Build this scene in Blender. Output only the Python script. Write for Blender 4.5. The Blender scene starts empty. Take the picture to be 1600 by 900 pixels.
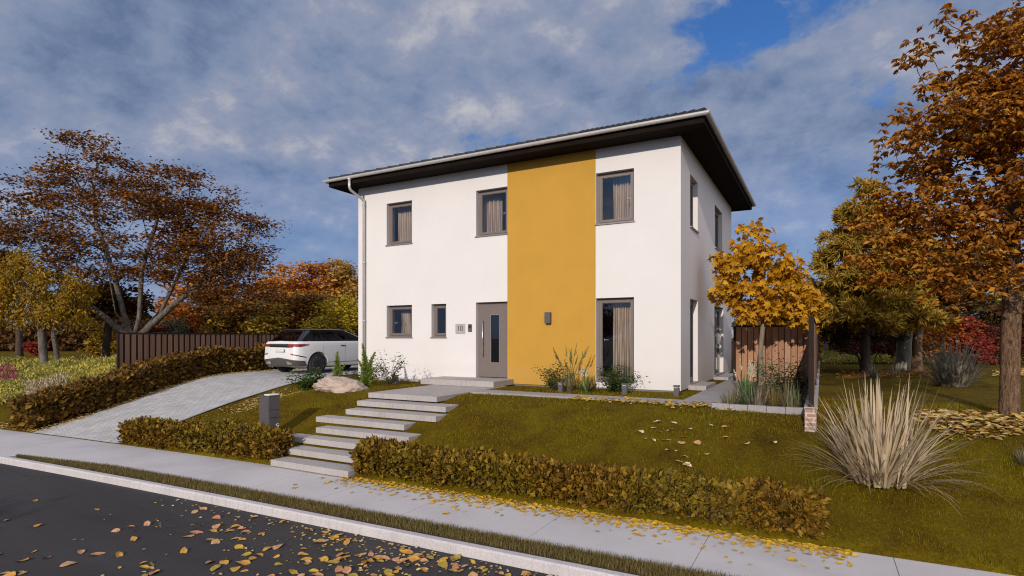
import bpy, bmesh, math, random
import numpy as np
from mathutils import Vector, Matrix

random.seed(7)
SC = bpy.context.scene
COL = SC.collection
RAD = math.radians

# ------------------------------------------------------------------ camera
YAW = RAD(28.55)
SY, CY = math.sin(YAW), math.cos(YAW)
EYE = 1.11
cam = bpy.data.cameras.new("camera")
cam.lens = 20.0
cam.sensor_width = 36.0
cam.shift_y = 77.0 / 1600.0
cam.clip_start = 0.05
cam.clip_end = 3000
camo = bpy.data.objects.new("camera", cam)
COL.objects.link(camo)
camo.location = (0, 0, EYE)
camo.rotation_euler = (RAD(90), 0, YAW)
SC.camera = camo
R2 = np.array([CY, SY, 0.0])      # direction "along the garden front", used to orient wide crowns
F2 = np.array([-SY, CY, 0.0])


def bearing(px, d):
    """ground position at view depth d on the compass bearing that lies under column px of the photograph"""
    u = (px - 800) / 888.9
    return d * (-SY + CY * u), d * (CY + SY * u)


# ------------------------------------------------------------------ render settings
SC.render.engine = 'CYCLES'
SC.cycles.use_denoising = True
SC.cycles.denoiser = 'OPENIMAGEDENOISE'
SC.cycles.denoising_input_passes = 'RGB_ALBEDO_NORMAL'
SC.cycles.denoising_prefilter = 'NONE'
SC.cycles.filter_width = 1.15
SC.cycles.max_bounces = 8
SC.cycles.transparent_max_bounces = 16
SC.cycles.caustics_reflective = False
SC.cycles.caustics_refractive = False
SC.view_settings.view_transform = 'Standard'
SC.view_settings.look = 'None'
SC.view_settings.exposure = -0.2
SC.view_settings.gamma = 1.0
SC.view_settings.use_curve_mapping = False


# ------------------------------------------------------------------ materials
class NT:
    def __init__(s, tree):
        s.t = tree
        s.n = tree.nodes
        s.n.clear()

    def new(s, typ, **kw):
        nd = s.n.new(typ)
        for k, v in kw.items():
            setattr(nd, k, v)
        return nd

    def link(s, a, b):
        s.t.links.new(a, b)

    def math(s, op, a, b=None, clamp=False):
        nd = s.new('ShaderNodeMath', operation=op, use_clamp=clamp)
        for i, v in enumerate((a, b)):
            if v is None:
                continue
            if hasattr(v, 'links'):
                s.link(v, nd.inputs[i])
            else:
                nd.inputs[i].default_value = v
        return nd.outputs[0]

    def mix(s, fac, a, b, blend='MIX'):
        nd = s.new('ShaderNodeMix', data_type='RGBA', blend_type=blend)
        for i, v in ((0, fac), (6, a), (7, b)):
            if hasattr(v, 'links'):
                s.link(v, nd.inputs[i])
            elif i == 0:
                nd.inputs[i].default_value = v
            else:
                nd.inputs[i].default_value = (*v, 1)
        return nd.outputs[2]

    def ramp(s, fac, stops, interp='LINEAR'):
        nd = s.new('ShaderNodeValToRGB')
        nd.color_ramp.interpolation = interp
        e = nd.color_ramp.elements
        while len(e) < len(stops):
            e.new(0.5)
        for el, (p, c) in zip(e, stops):
            el.position = p
            el.color = (*c, 1) if len(c) == 3 else c
        s.link(fac, nd.inputs[0])
        return nd.outputs[0]

    def noise(s, vec, scale, detail=4, rough=0.55, dist=0.0):
        nd = s.new('ShaderNodeTexNoise')
        nd.inputs['Scale'].default_value = scale
        nd.inputs['Detail'].default_value = detail
        nd.inputs['Roughness'].default_value = rough
        nd.inputs['Distortion'].default_value = dist
        if vec is not None:
            s.link(vec, nd.inputs['Vector'])
        return nd.outputs[0]

    def pos(s, scale=None):
        g = s.new('ShaderNodeNewGeometry').outputs['Position']
        if scale is None:
            return g
        m = s.new('ShaderNodeMapping')
        m.inputs['Scale'].default_value = scale
        s.link(g, m.inputs[0])
        return m.outputs[0]


def base(name):
    m = bpy.data.materials.new(name)
    m.use_nodes = True
    t = NT(m.node_tree)
    out = t.new('ShaderNodeOutputMaterial')
    return m, t, out


def mat(name, col, rough=0.6, var=0.12, scale=6.0, col2=None, bump=0.0, bscale=60.0, metal=0.0, spec=0.5, stretch=None, coat=0.0, emit=0.0):
    m, t, out = base(name)
    b = t.new('ShaderNodeBsdfPrincipled')
    p = t.pos(stretch)
    n1 = t.noise(p, scale, 6, 0.6)
    c2 = col2 if col2 else tuple(max(0, c * (1 - var * 2)) for c in col)
    c1 = col if col2 else tuple(min(1, c * (1 + var * 0.6)) for c in col)
    c = t.ramp(n1, [(0.3, c2), (0.7, c1)])
    t.link(c, b.inputs['Base Color'])
    b.inputs['Roughness'].default_value = rough
    b.inputs['Metallic'].default_value = metal
    b.inputs['Specular IOR Level'].default_value = spec
    b.inputs['Coat Weight'].default_value = coat
    b.inputs['Coat Roughness'].default_value = 0.03
    if bump:
        bn = t.new('ShaderNodeBump')
        bn.inputs['Strength'].default_value = bump
        bn.inputs['Distance'].default_value = 0.02
        t.link(t.noise(p, bscale, 5, 0.65), bn.inputs['Height'])
        t.link(bn.outputs[0], b.inputs['Normal'])
    if emit:
        b.inputs['Emission Color'].default_value = (1, .95, .85, 1)
        b.inputs['Emission Strength'].default_value = emit
    t.link(b.outputs[0], out.inputs[0])
    return m


def leafmat(name, cols, rough=0.55, trans=0.3, patch=None, pscale=0.5, spec=0.15):
    """each leaf gets its own tint of the given hues; light comes through thin leaves"""
    m, t, out = base(name)
    r = t.new('ShaderNodeNewGeometry').outputs['Random Per Island']
    n = len(cols)
    c = t.ramp(r, [((i + 0.5) / n, col) for i, col in enumerate(cols)])
    if patch:
        f = t.ramp(t.noise(t.pos(), pscale, 3, 0.5), [(0.42, (0, 0, 0)), (0.6, (1, 1, 1))])
        c = t.mix(f, c, t.ramp(r, [((i + 0.5) / len(patch), q) for i, q in enumerate(patch)]))
    b = t.new('ShaderNodeBsdfPrincipled')
    b.inputs['Roughness'].default_value = rough
    b.inputs['Specular IOR Level'].default_value = spec
    t.link(c, b.inputs['Base Color'])
    tr = t.new('ShaderNodeBsdfTranslucent')
    t.link(c, tr.inputs[0])
    mx = t.new('ShaderNodeMixShader')
    mx.inputs[0].default_value = trans
    t.link(b.outputs[0], mx.inputs[1])
    t.link(tr.outputs[0], mx.inputs[2])
    t.link(mx.outputs[0], out.inputs[0])
    return m


def glassmat(name, tint=(0.75, 0.78, 0.8), ior=1.62):
    m, t, out = base(name)
    tr = t.new('ShaderNodeBsdfTransparent')
    tr.inputs[0].default_value = (*tint, 1)
    gl = t.new('ShaderNodeBsdfGlossy')
    gl.inputs['Roughness'].default_value = 0.01
    gl.inputs[0].default_value = (0.95, 0.97, 1, 1)
    ge = t.new('ShaderNodeNewGeometry')
    dt_ = t.new('ShaderNodeVectorMath', operation='DOT_PRODUCT')
    t.link(ge.outputs['Normal'], dt_.inputs[0]); t.link(ge.outputs['Incoming'], dt_.inputs[1])
    k = t.math('POWER', t.math('SUBTRACT', 1.0, t.math('ABSOLUTE', dt_.outputs['Value'])), 5.0)
    f0 = ((ior - 1) / (ior + 1)) ** 2 * 1.7
    fr = t.math('MULTIPLY_ADD', k, 1 - f0)
    fr.node.inputs[2].default_value = f0
    mx = t.new('ShaderNodeMixShader')
    t.link(fr, mx.inputs[0])
    t.link(tr.outputs[0], mx.inputs[1])
    t.link(gl.outputs[0], mx.inputs[2])
    t.link(mx.outputs[0], out.inputs[0])
    return m


M = {}
# render: fine mineral plaster, very faint weathering
def plaster(name, col, var):
    m, t, out = base(name)
    b = t.new('ShaderNodeBsdfPrincipled')
    p = t.pos()
    n1 = t.noise(p, 0.9, 5, 0.6)
    c = t.ramp(n1, [(0.3, tuple(v * (1 - var) for v in col)), (0.7, col)])
    st = t.noise(t.pos((9, 9, 0.7)), 1.0, 4, 0.6)
    c = t.mix(t.math('MULTIPLY', t.ramp(st, [(0.5, (0, 0, 0)), (0.8, (1, 1, 1))]), 0.25), c, tuple(v * (1 - var * 1.6) for v in col))
    sx = t.new('ShaderNodeSeparateXYZ'); t.link(p, sx.inputs[0])
    hgt = t.math('ADD', sx.outputs[2], t.math('MULTIPLY', t.noise(p, 3.0, 5, 0.7), -0.5))
    c = t.mix(t.math('MULTIPLY', t.ramp(hgt, [(0.0, (1, 1, 1)), (0.16, (0, 0, 0))]), 0.07), c, (0.36, 0.30, 0.25))
    t.link(c, b.inputs['Base Color'])
    b.inputs['Roughness'].default_value = 0.85
    b.inputs['Specular IOR Level'].default_value = 0.2
    bn = t.new('ShaderNodeBump')
    bn.inputs['Strength'].default_value = 0.12
    bn.inputs['Distance'].default_value = 0.003
    t.link(t.noise(p, 160, 3, 0.7), bn.inputs['Height'])
    t.link(bn.outputs[0], b.inputs['Normal'])
    t.link(b.outputs[0], out.inputs[0])
    return m

M['white'] = plaster('white_plaster', (0.725, 0.69, 0.685), 0.05)
M['yellow'] = plaster('ochre_plaster', (0.53, 0.29, 0.048), 0.10)
M['frame'] = mat('anthracite_frame', (0.17, 0.135, 0.125), 0.45, 0.05)
M['glass'] = glassmat('window_glass')
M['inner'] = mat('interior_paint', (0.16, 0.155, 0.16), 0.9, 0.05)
M['curtain'] = mat('curtain_cloth', (0.68, 0.52, 0.40), 0.9, 0.05)
M['sill'] = mat('metal_sill', (0.28, 0.25, 0.24), 0.4, 0.05, metal=0.3)
M['plinth'] = mat('plinth_grey', (0.20, 0.19, 0.19), 0.9, 0.1)
M['soffit'] = mat('dark_soffit', (0.014, 0.009, 0.007), 0.9, 0.2, 3, spec=0.1)
M['roof'] = mat('roof_tile', (0.03, 0.028, 0.03), 0.6, 0.2, 12)
M['zinc'] = mat('gutter_metal', (0.62, 0.60, 0.60), 0.4, 0.06, 9, metal=0.35)
M['steel'] = mat('brushed_steel', (0.75, 0.74, 0.72), 0.25, 0.03, metal=0.9)
M['plate'] = mat('number_plate_stone', (0.42, 0.38, 0.37), 0.5, 0.06)
M['black'] = mat('black_plastic', (0.02, 0.02, 0.02), 0.4, 0.1)
M['lampgrey'] = mat('lamp_grey', (0.09, 0.08, 0.085), 0.45, 0.08)
M['doorglass'] = glassmat('door_glass', (0.15, 0.15, 0.16), 1.7)


def concrete(name, col, var=0.15, bscale=40, bump=0.25):
    m, t, out = base(name)
    b = t.new('ShaderNodeBsdfPrincipled')
    p = t.pos()
    a = t.ramp(t.noise(p, 1.3, 6, 0.65), [(0.3, tuple(v * (1 - var) for v in col)), (0.7, tuple(v * (1 + var * .5) for v in col))])
    sp = t.ramp(t.noise(p, 55, 3, 0.7), [(0.35, (0.78, 0.78, 0.78)), (0.62, (1, 1, 1))])
    c = t.mix(1.0, a, sp, 'MULTIPLY')
    st = t.ramp(t.noise(t.pos((14, 14, 1.5)), 1.0, 4, 0.7), [(0.5, (1, 1, 1)), (0.75, (0.8, 0.78, 0.76))])
    c = t.mix(1.0, c, st, 'MULTIPLY')
    t.link(c, b.inputs['Base Color'])
    b.inputs['Roughness'].default_value = 0.85
    bn = t.new('ShaderNodeBump')
    bn.inputs['Strength'].default_value = bump
    bn.inputs['Distance'].default_value = 0.01
    t.link(t.noise(p, bscale, 6, 0.7), bn.inputs['Height'])
    t.link(bn.outputs[0], b.inputs['Normal'])
    t.link(b.outputs[0], out.inputs[0])
    return m

M['step'] = concrete('step_concrete', (0.44, 0.405, 0.395), 0.12)
M['kerb'] = concrete('kerb_stone', (0.60, 0.56, 0.57), 0.10)
M['path'] = concrete('path_slab', (0.36, 0.34, 0.34), 0.12)


def asphalt():
    m, t, out = base('asphalt')
    b = t.new('ShaderNodeBsdfPrincipled')
    p = t.pos()
    a = t.ramp(t.noise(t.pos((0.35, 1.6, 1)), 0.8, 6, 0.62, 0.3), [(0.28, (0.036, 0.032, 0.032)), (0.52, (0.047, 0.042, 0.042)), (0.75, (0.060, 0.054, 0.053))])
    sp = t.ramp(t.noise(p, 95, 3, 0.85), [(0.3, (0.45, 0.45, 0.45)), (0.5, (1, 1, 1)), (0.72, (1.5, 1.47, 1.45))])
    vo = t.new('ShaderNodeTexVoronoi', feature='DISTANCE_TO_EDGE')
    vo.inputs['Scale'].default_value = 0.45
    wob = t.new('ShaderNodeVectorMath', operation='ADD')
    nn = t.new('ShaderNodeTexNoise'); nn.inputs['Scale'].default_value = 2.2; nn.inputs['Detail'].default_value = 6
    t.link(p, nn.inputs['Vector']); t.link(p, wob.inputs[0]); t.link(nn.outputs['Color'], wob.inputs[1])
    t.link(wob.outputs[0], vo.inputs['Vector'])
    crack = t.ramp(vo.outputs[0], [(0.0, (0.45, 0.43, 0.42)), (0.006, (1, 1, 1))])
    sp = t.mix(t.ramp(t.noise(p, 0.9, 2, 0.5), [(0.5, (0, 0, 0)), (0.6, (1, 1, 1))]), sp, t.mix(1.0, sp, crack, 'MULTIPLY'))
    t.link(t.mix(1.0, a, sp, 'MULTIPLY'), b.inputs['Base Color'])
    b.inputs['Roughness'].default_value = 0.8
    b.inputs['Specular IOR Level'].default_value = 0.3
    bn = t.new('ShaderNodeBump')
    bn.inputs['Strength'].default_value = 0.5
    bn.inputs['Distance'].default_value = 0.006
    t.link(t.noise(p, 220, 3, 0.8), bn.inputs['Height'])
    t.link(bn.outputs[0], b.inputs['Normal'])
    t.link(b.outputs[0], out.inputs[0])
    return m

M['asphalt'] = asphalt()


def sidewalk_mat():
    m, t, out = base('sidewalk_concrete')
    b = t.new('ShaderNodeBsdfPrincipled')
    p = t.pos()
    a = t.ramp(t.noise(p, 0.8, 6, 0.6), [(0.25, (0.47, 0.44, 0.44)), (0.5, (0.565, 0.535, 0.535)), (0.75, (0.61, 0.58, 0.58))])
    sp = t.ramp(t.noise(p, 120, 3, 0.7), [(0.3, (0.86, 0.86, 0.86)), (0.6, (1, 1, 1))])
    t.link(t.mix(1.0, a, sp, 'MULTIPLY'), b.inputs['Base Color'])
    b.inputs['Roughness'].default_value = 0.85
    bn = t.new('ShaderNodeBump')
    bn.inputs['Strength'].default_value = 0.2
    bn.inputs['Distance'].default_value = 0.004
    t.link(t.noise(p, 90, 4, 0.7), bn.inputs['Height'])
    t.link(bn.outputs[0], b.inputs['Normal'])
    t.link(b.outputs[0], out.inputs[0])
    return m

M['sidewalk'] = sidewalk_mat()


def brickmat(name, c1, c2, mortar, w, h, rot=0.0, vertical=False, bump=0.4, msize=0.02):
    m, t, out = base(name)
    b = t.new('ShaderNodeBsdfPrincipled')
    g = t.new('ShaderNodeNewGeometry').outputs['Position']
    mp = t.new('ShaderNodeMapping')
    mp.inputs['Rotation'].default_value = (RAD(90) if vertical else 0, 0, rot)
    t.link(g, mp.inputs[0])
    br = t.new('ShaderNodeTexBrick')
    br.inputs['Scale'].default_value = 1.0
    br.inputs['Brick Width'].default_value = w
    br.inputs['Row Height'].default_value = h
    br.inputs['Mortar Size'].default_value = msize * h
    br.inputs['Color1'].default_value = (*c1, 1)
    br.inputs['Color2'].default_value = (*c2, 1)
    br.inputs['Mortar'].default_value = (*mortar, 1)
    t.link(mp.outputs[0], br.inputs[0])
    n = t.ramp(t.noise(g, 3, 5, 0.6), [(0.3, (0.82, 0.82, 0.82)), (0.7, (1.1, 1.1, 1.1))])
    c = t.mix(1.0, br.outputs[0], n, 'MULTIPLY')
    t.link(c, b.inputs['Base Color'])
    b.inputs['Roughness'].default_value = 0.85
    bn = t.new('ShaderNodeBump')
    bn.inputs['Strength'].default_value = bump
    bn.inputs['Distance'].default_value = 0.01
    bn.invert = True
    t.link(br.outputs['Fac'], bn.inputs['Height'])
    t.link(bn.outputs[0], b.inputs['Normal'])
    t.link(b.outputs[0], out.inputs[0])
    return m

M['paver'] = brickmat('driveway_paver', (0.53, 0.51, 0.50), (0.44, 0.43, 0.425), (0.30, 0.29, 0.285), 0.24, 0.12, RAD(90), msize=0.07)
M['brick'] = brickmat('red_brick', (0.38, 0.20, 0.14), (0.45, 0.27, 0.2), (0.55, 0.5, 0.46), 0.21, 0.068, 0, True, msize=0.16)


def ground_mat():
    m, t, out = base('lawn_soil')
    b = t.new('ShaderNodeBsdfPrincipled')
    p = t.pos()
    a = t.ramp(t.noise(p, 1.1, 7, 0.7, 0.6), [(0.28, (0.070, 0.041, 0.002)), (0.45, (0.125, 0.080, 0.003)), (0.58, (0.155, 0.110, 0.003)), (0.75, (0.205, 0.155, 0.005))])
    f = t.ramp(t.noise(p, 28, 6, 0.75), [(0.3, (0.45, 0.45, 0.45)), (0.65, (1.15, 1.15, 1.15))])
    t.link(t.mix(1.0, a, f, 'MULTIPLY'), b.inputs['Base Color'])
    b.inputs['Roughness'].default_value = 0.95
    b.inputs['Specular IOR Level'].default_value = 0.1
    bn = t.new('ShaderNodeBump')
    bn.inputs['Strength'].default_value = 0.7
    bn.inputs['Distance'].default_value = 0.05
    t.link(t.noise(p, 45, 5, 0.8), bn.inputs['Height'])
    t.link(bn.outputs[0], b.inputs['Normal'])
    t.link(b.outputs[0], out.inputs[0])
    return m

M['ground'] = ground_mat()
M['soil'] = mat('bed_soil', (0.06, 0.04, 0.025), 0.95, 0.3, 18, bump=0.8, bscale=40)
M['mulch'] = mat('leaf_mulch', (0.30, 0.14, 0.07), 0.9, 0.3, 25, bump=0.8, bscale=50)


def boards(name, c1, c2, rough=0.6):
    m, t, out = base(name)
    b = t.new('ShaderNodeBsdfPrincipled')
    r = t.new('ShaderNodeNewGeometry').outputs['Random Per Island']
    c = t.ramp(r, [(0, c1), (1, c2)])
    gr = t.ramp(t.noise(t.pos((40, 40, 1.2)), 1.0, 5, 0.65), [(0.3, (0.72, 0.7, 0.68)), (0.65, (1.1, 1.08, 1.05))])
    t.link(t.mix(1.0, c, gr, 'MULTIPLY'), b.inputs['Base Color'])
    b.inputs['Roughness'].default_value = rough
    t.link(b.outputs[0], out.inputs[0])
    return m

M['redwood'] = boards('redwood_board', (0.30, 0.145, 0.075), (0.42, 0.215, 0.115))
M['brownboard'] = boards('brown_board', (0.185, 0.098, 0.066), (0.23, 0.125, 0.083))
M['darkpost'] = mat('dark_post', (0.028, 0.020, 0.017), 0.8, 0.1, spec=0.1)
M['coping'] = concrete('coping_stone', (0.45, 0.43, 0.45), 0.1)


def barkmat(name, c1, c2, sc=(9, 9, 2.2), bump=0.9):
    m, t, out = base(name)
    b = t.new('ShaderNodeBsdfPrincipled')
    p = t.pos(sc)
    n = t.noise(p, 1.6, 6, 0.7, 0.8)
    t.link(t.ramp(n, [(0.33, c1), (0.62, c2)]), b.inputs['Base Color'])
    b.inputs['Roughness'].default_value = 0.9
    b.inputs['Specular IOR Level'].default_value = 0.15
    bn = t.new('ShaderNodeBump')
    bn.inputs['Strength'].default_value = bump
    bn.inputs['Distance'].default_value = 0.05
    t.link(n, bn.inputs['Height'])
    t.link(bn.outputs[0], b.inputs['Normal'])
    t.link(b.outputs[0], out.inputs[0])
    return m

M['bark_brown'] = barkmat('brown_bark', (0.045, 0.026, 0.015), (0.27, 0.165, 0.10), (24, 24, 5.0), 1.0)
M['bark_grey'] = barkmat('grey_bark', (0.055, 0.045, 0.04), (0.17, 0.145, 0.125), (4, 4, 1.5), 0.5)
M['bark_pale'] = barkmat('pale_bark', (0.16, 0.15, 0.12), (0.34, 0.32, 0.26), (5, 5, 1.5), 0.5)
M['bark_dark'] = barkmat('dark_bark', (0.03, 0.022, 0.018), (0.09, 0.065, 0.05), (6, 6, 2), 0.5)
M['bark_young'] = barkmat('young_bark', (0.17, 0.13, 0.095), (0.27, 0.215, 0.16), (14, 14, 4), 0.3)
M['stone'] = None

# foliage hues
LM = lambda n, cols, **k: leafmat(n, cols, **k)
M['lf_brown'] = LM('copper_leaves', [(0.085, 0.034, 0.012), (0.16, 0.062, 0.014), (0.25, 0.095, 0.018), (0.33, 0.135, 0.024)], trans=0.25)
M['lf_russet'] = LM('russet_leaves', [(0.22, 0.075, 0.010), (0.33, 0.12, 0.014), (0.42, 0.17, 0.018), (0.50, 0.23, 0.028)], trans=0.28)
M['lf_maple'] = LM('gold_maple_leaves', [(0.40, 0.18, 0.010), (0.54, 0.27, 0.015), (0.63, 0.345, 0.022), (0.47, 0.23, 0.015)], trans=0.25)
M['lf_olive'] = LM('olive_gold_needles', [(0.32, 0.20, 0.03), (0.48, 0.31, 0.045), (0.58, 0.39, 0.06), (0.42, 0.28, 0.045)], trans=0.25)
M['lf_yellow'] = LM('yellow_leaves', [(0.30, 0.17, 0.015), (0.40, 0.24, 0.02), (0.48, 0.29, 0.03), (0.27, 0.18, 0.02)])
M['lf_yelgreen'] = LM('yellow_green_leaves', [(0.48, 0.34, 0.025), (0.60, 0.43, 0.03), (0.68, 0.50, 0.05), (0.36, 0.28, 0.025)])
M['lf_lemon'] = LM('lemon_leaves', [(0.55, 0.42, 0.06), (0.62, 0.50, 0.10), (0.48, 0.36, 0.05)])
M['lf_orange'] = LM('orange_leaves', [(0.44, 0.15, 0.015), (0.56, 0.22, 0.02), (0.50, 0.12, 0.015), (0.6, 0.30, 0.06)])
M['lf_cream'] = LM('pale_gold_leaves', [(0.5, 0.27, 0.06), (0.55, 0.36, 0.11), (0.42, 0.2, 0.03), (0.36, 0.22, 0.05)])
M['lf_mixed'] = LM('mixed_autumn_leaves', [(0.42, 0.08, 0.02), (0.55, 0.22, 0.03), (0.62, 0.36, 0.08), (0.5, 0.14, 0.02), (0.58, 0.3, 0.05)])
M['lf_red'] = LM('red_leaves', [(0.28, 0.025, 0.012), (0.38, 0.045, 0.02), (0.33, 0.06, 0.02), (0.22, 0.02, 0.015)])
M['lf_crimson'] = LM('crimson_leaves', [(0.26, 0.03, 0.025), (0.36, 0.055, 0.04), (0.33, 0.08, 0.04)])
M['lf_darkred'] = LM('dark_red_leaves', [(0.09, 0.015, 0.012), (0.14, 0.025, 0.015), (0.10, 0.03, 0.015)])
M['lf_darkbrown'] = LM('dark_brown_leaves', [(0.07, 0.035, 0.012), (0.12, 0.055, 0.015), (0.16, 0.075, 0.02), (0.10, 0.06, 0.02)])
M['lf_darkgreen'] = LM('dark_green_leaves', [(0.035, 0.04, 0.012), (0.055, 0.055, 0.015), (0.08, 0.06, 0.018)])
M['lf_green'] = LM('green_leaves', [(0.04, 0.075, 0.015), (0.06, 0.11, 0.02), (0.09, 0.13, 0.03), (0.05, 0.08, 0.025)])
M['lf_fern'] = LM('fern_green', [(0.17, 0.24, 0.04), (0.26, 0.33, 0.06), (0.34, 0.38, 0.10)])
M['lf_sage'] = LM('sage_leaves', [(0.16, 0.19, 0.10), (0.22, 0.25, 0.13), (0.12, 0.15, 0.08)])
M['lf_meadow'] = LM('meadow_leaves', [(0.26, 0.27, 0.06), (0.40, 0.38, 0.08), (0.55, 0.48, 0.10), (0.20, 0.22, 0.06), (0.50, 0.40, 0.15)], patch=[(0.55, 0.46, 0.09), (0.62, 0.54, 0.13), (0.44, 0.38, 0.08)], pscale=0.6)
M['lf_pink'] = LM('pink_flowers', [(0.34, 0.06, 0.12), (0.42, 0.10, 0.17), (0.25, 0.05, 0.08)])
M['lf_hedge'] = LM('hedge_leaves', [(0.085, 0.045, 0.007), (0.19, 0.098, 0.010), (0.33, 0.185, 0.018), (0.035, 0.020, 0.006), (0.27, 0.155, 0.014), (0.12, 0.060, 0.008)], trans=0.10, patch=[(0.11, 0.075, 0.008), (0.29, 0.19, 0.016), (0.04, 0.03, 0.007), (0.20, 0.13, 0.012)], pscale=0.8)  # darkest tints stand in for shade in the gaps between leaves
M['lf_hedgedark'] = LM('dark_hedge_leaves', [(0.10, 0.050, 0.012), (0.17, 0.085, 0.016), (0.27, 0.15, 0.022), (0.06, 0.035, 0.010)], trans=0.12)
M['twig'] = mat('hedge_twigs', (0.03, 0.02, 0.012), 0.95, 0.2)
M['grass'] = LM('lawn_blades', [(0.085, 0.055, 0.002), (0.15, 0.098, 0.003), (0.235, 0.155, 0.005), (0.33, 0.225, 0.012)], trans=0.3, patch=[(0.095, 0.080, 0.002), (0.185, 0.15, 0.004), (0.31, 0.24, 0.008)], pscale=1.1)
M['verge'] = LM('verge_blades', [(0.12, 0.10, 0.03), (0.19, 0.155, 0.045), (0.28, 0.21, 0.08), (0.15, 0.10, 0.04)], trans=0.25)
M['blade_straw'] = LM('straw_blades', [(0.56, 0.43, 0.28), (0.62, 0.50, 0.35), (0.48, 0.37, 0.24), (0.34, 0.27, 0.17), (0.58, 0.45, 0.29)], trans=0.2)
M['blade_grey'] = LM('grey_blades', [(0.22, 0.19, 0.14), (0.30, 0.25, 0.19), (0.16, 0.15, 0.11)], trans=0.2)
M['blade_green'] = LM('green_blades', [(0.05, 0.10, 0.03), (0.08, 0.15, 0.05), (0.12, 0.18, 0.07)], trans=0.2)
M['blade_dry'] = LM('dry_grass_blades', [(0.20, 0.17, 0.10), (0.28, 0.23, 0.14), (0.14, 0.13, 0.07), (0.12, 0.11, 0.06)], trans=0.2)
M['plume'] = LM('white_plumes', [(0.72, 0.66, 0.56), (0.8, 0.74, 0.64)], trans=0.3)
M['litter'] = LM('leaf_litter_leaves', [(0.62, 0.43, 0.12), (0.70, 0.52, 0.20), (0.55, 0.33, 0.08), (0.40, 0.22, 0.08), (0.6, 0.47, 0.22)], trans=0.1)
M['litter_yel'] = LM('yellow_litter_leaves', [(0.62, 0.38, 0.03), (0.70, 0.45, 0.05), (0.55, 0.30, 0.03), (0.48, 0.33, 0.05)], trans=0.1)
for k, c in dict(leaf_yellow=(0.62, 0.36, 0.035), leaf_gold=(0.60, 0.30, 0.05), leaf_tan=(0.62, 0.36, 0.15), leaf_pink=(0.55, 0.24, 0.12), leaf_brown=(0.30, 0.17, 0.07), leaf_cream=(0.75, 0.62, 0.36), leaf_peach=(0.62, 0.33, 0.16), leaf_lime=(0.42, 0.30, 0.04)).items():
    M[k] = mat('dry_' + k, c, 0.6, 0.2, 25)


# ------------------------------------------------------------------ mesh helpers
def tag(o, label=None, cat=None, group=None, kind=None):
    if label: o['label'] = label
    if cat: o['category'] = cat
    if group: o['group'] = group
    if kind: o['kind'] = kind
    return o


def empty(name, loc, label, cat, group=None, rz=0.0):
    o = bpy.data.objects.new(name, None)
    COL.objects.link(o)
    o.location = loc
    o.rotation_euler = (0, 0, rz)
    o.empty_display_size = 0.2
    return tag(o, label, cat, group)


def link(name, me, m, parent=None, loc=None):
    o = bpy.data.objects.new(name, me)
    COL.objects.link(o)
    if m is not None:
        for mm in (m if isinstance(m, (list, tuple)) else [m]):
            me.materials.append(mm)
    if parent is not None:
        o.parent = parent
    if loc is not None:
        o.location = loc
    return o


def raw_mesh(name, V, faces_list):
    """V (N,3); faces_list = list of (M,k) index arrays"""
    me = bpy.data.meshes.new(name)
    V = np.asarray(V, dtype=np.float32)
    me.vertices.add(len(V))
    me.vertices.foreach_set('co', V.ravel())
    loops = np.concatenate([np.asarray(f, dtype=np.int32).ravel() for f in faces_list])
    tot = np.concatenate([np.full(len(f), f.shape[1], dtype=np.int32) for f in faces_list])
    st = np.concatenate([[0], np.cumsum(tot)[:-1]]).astype(np.int32)
    me.loops.add(len(loops))
    me.loops.foreach_set('vertex_index', loops)
    me.polygons.add(len(tot))
    me.polygons.foreach_set('loop_start', st)
    me.polygons.foreach_set('loop_total', tot)
    me.update(calc_edges=True)
    return me


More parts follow.
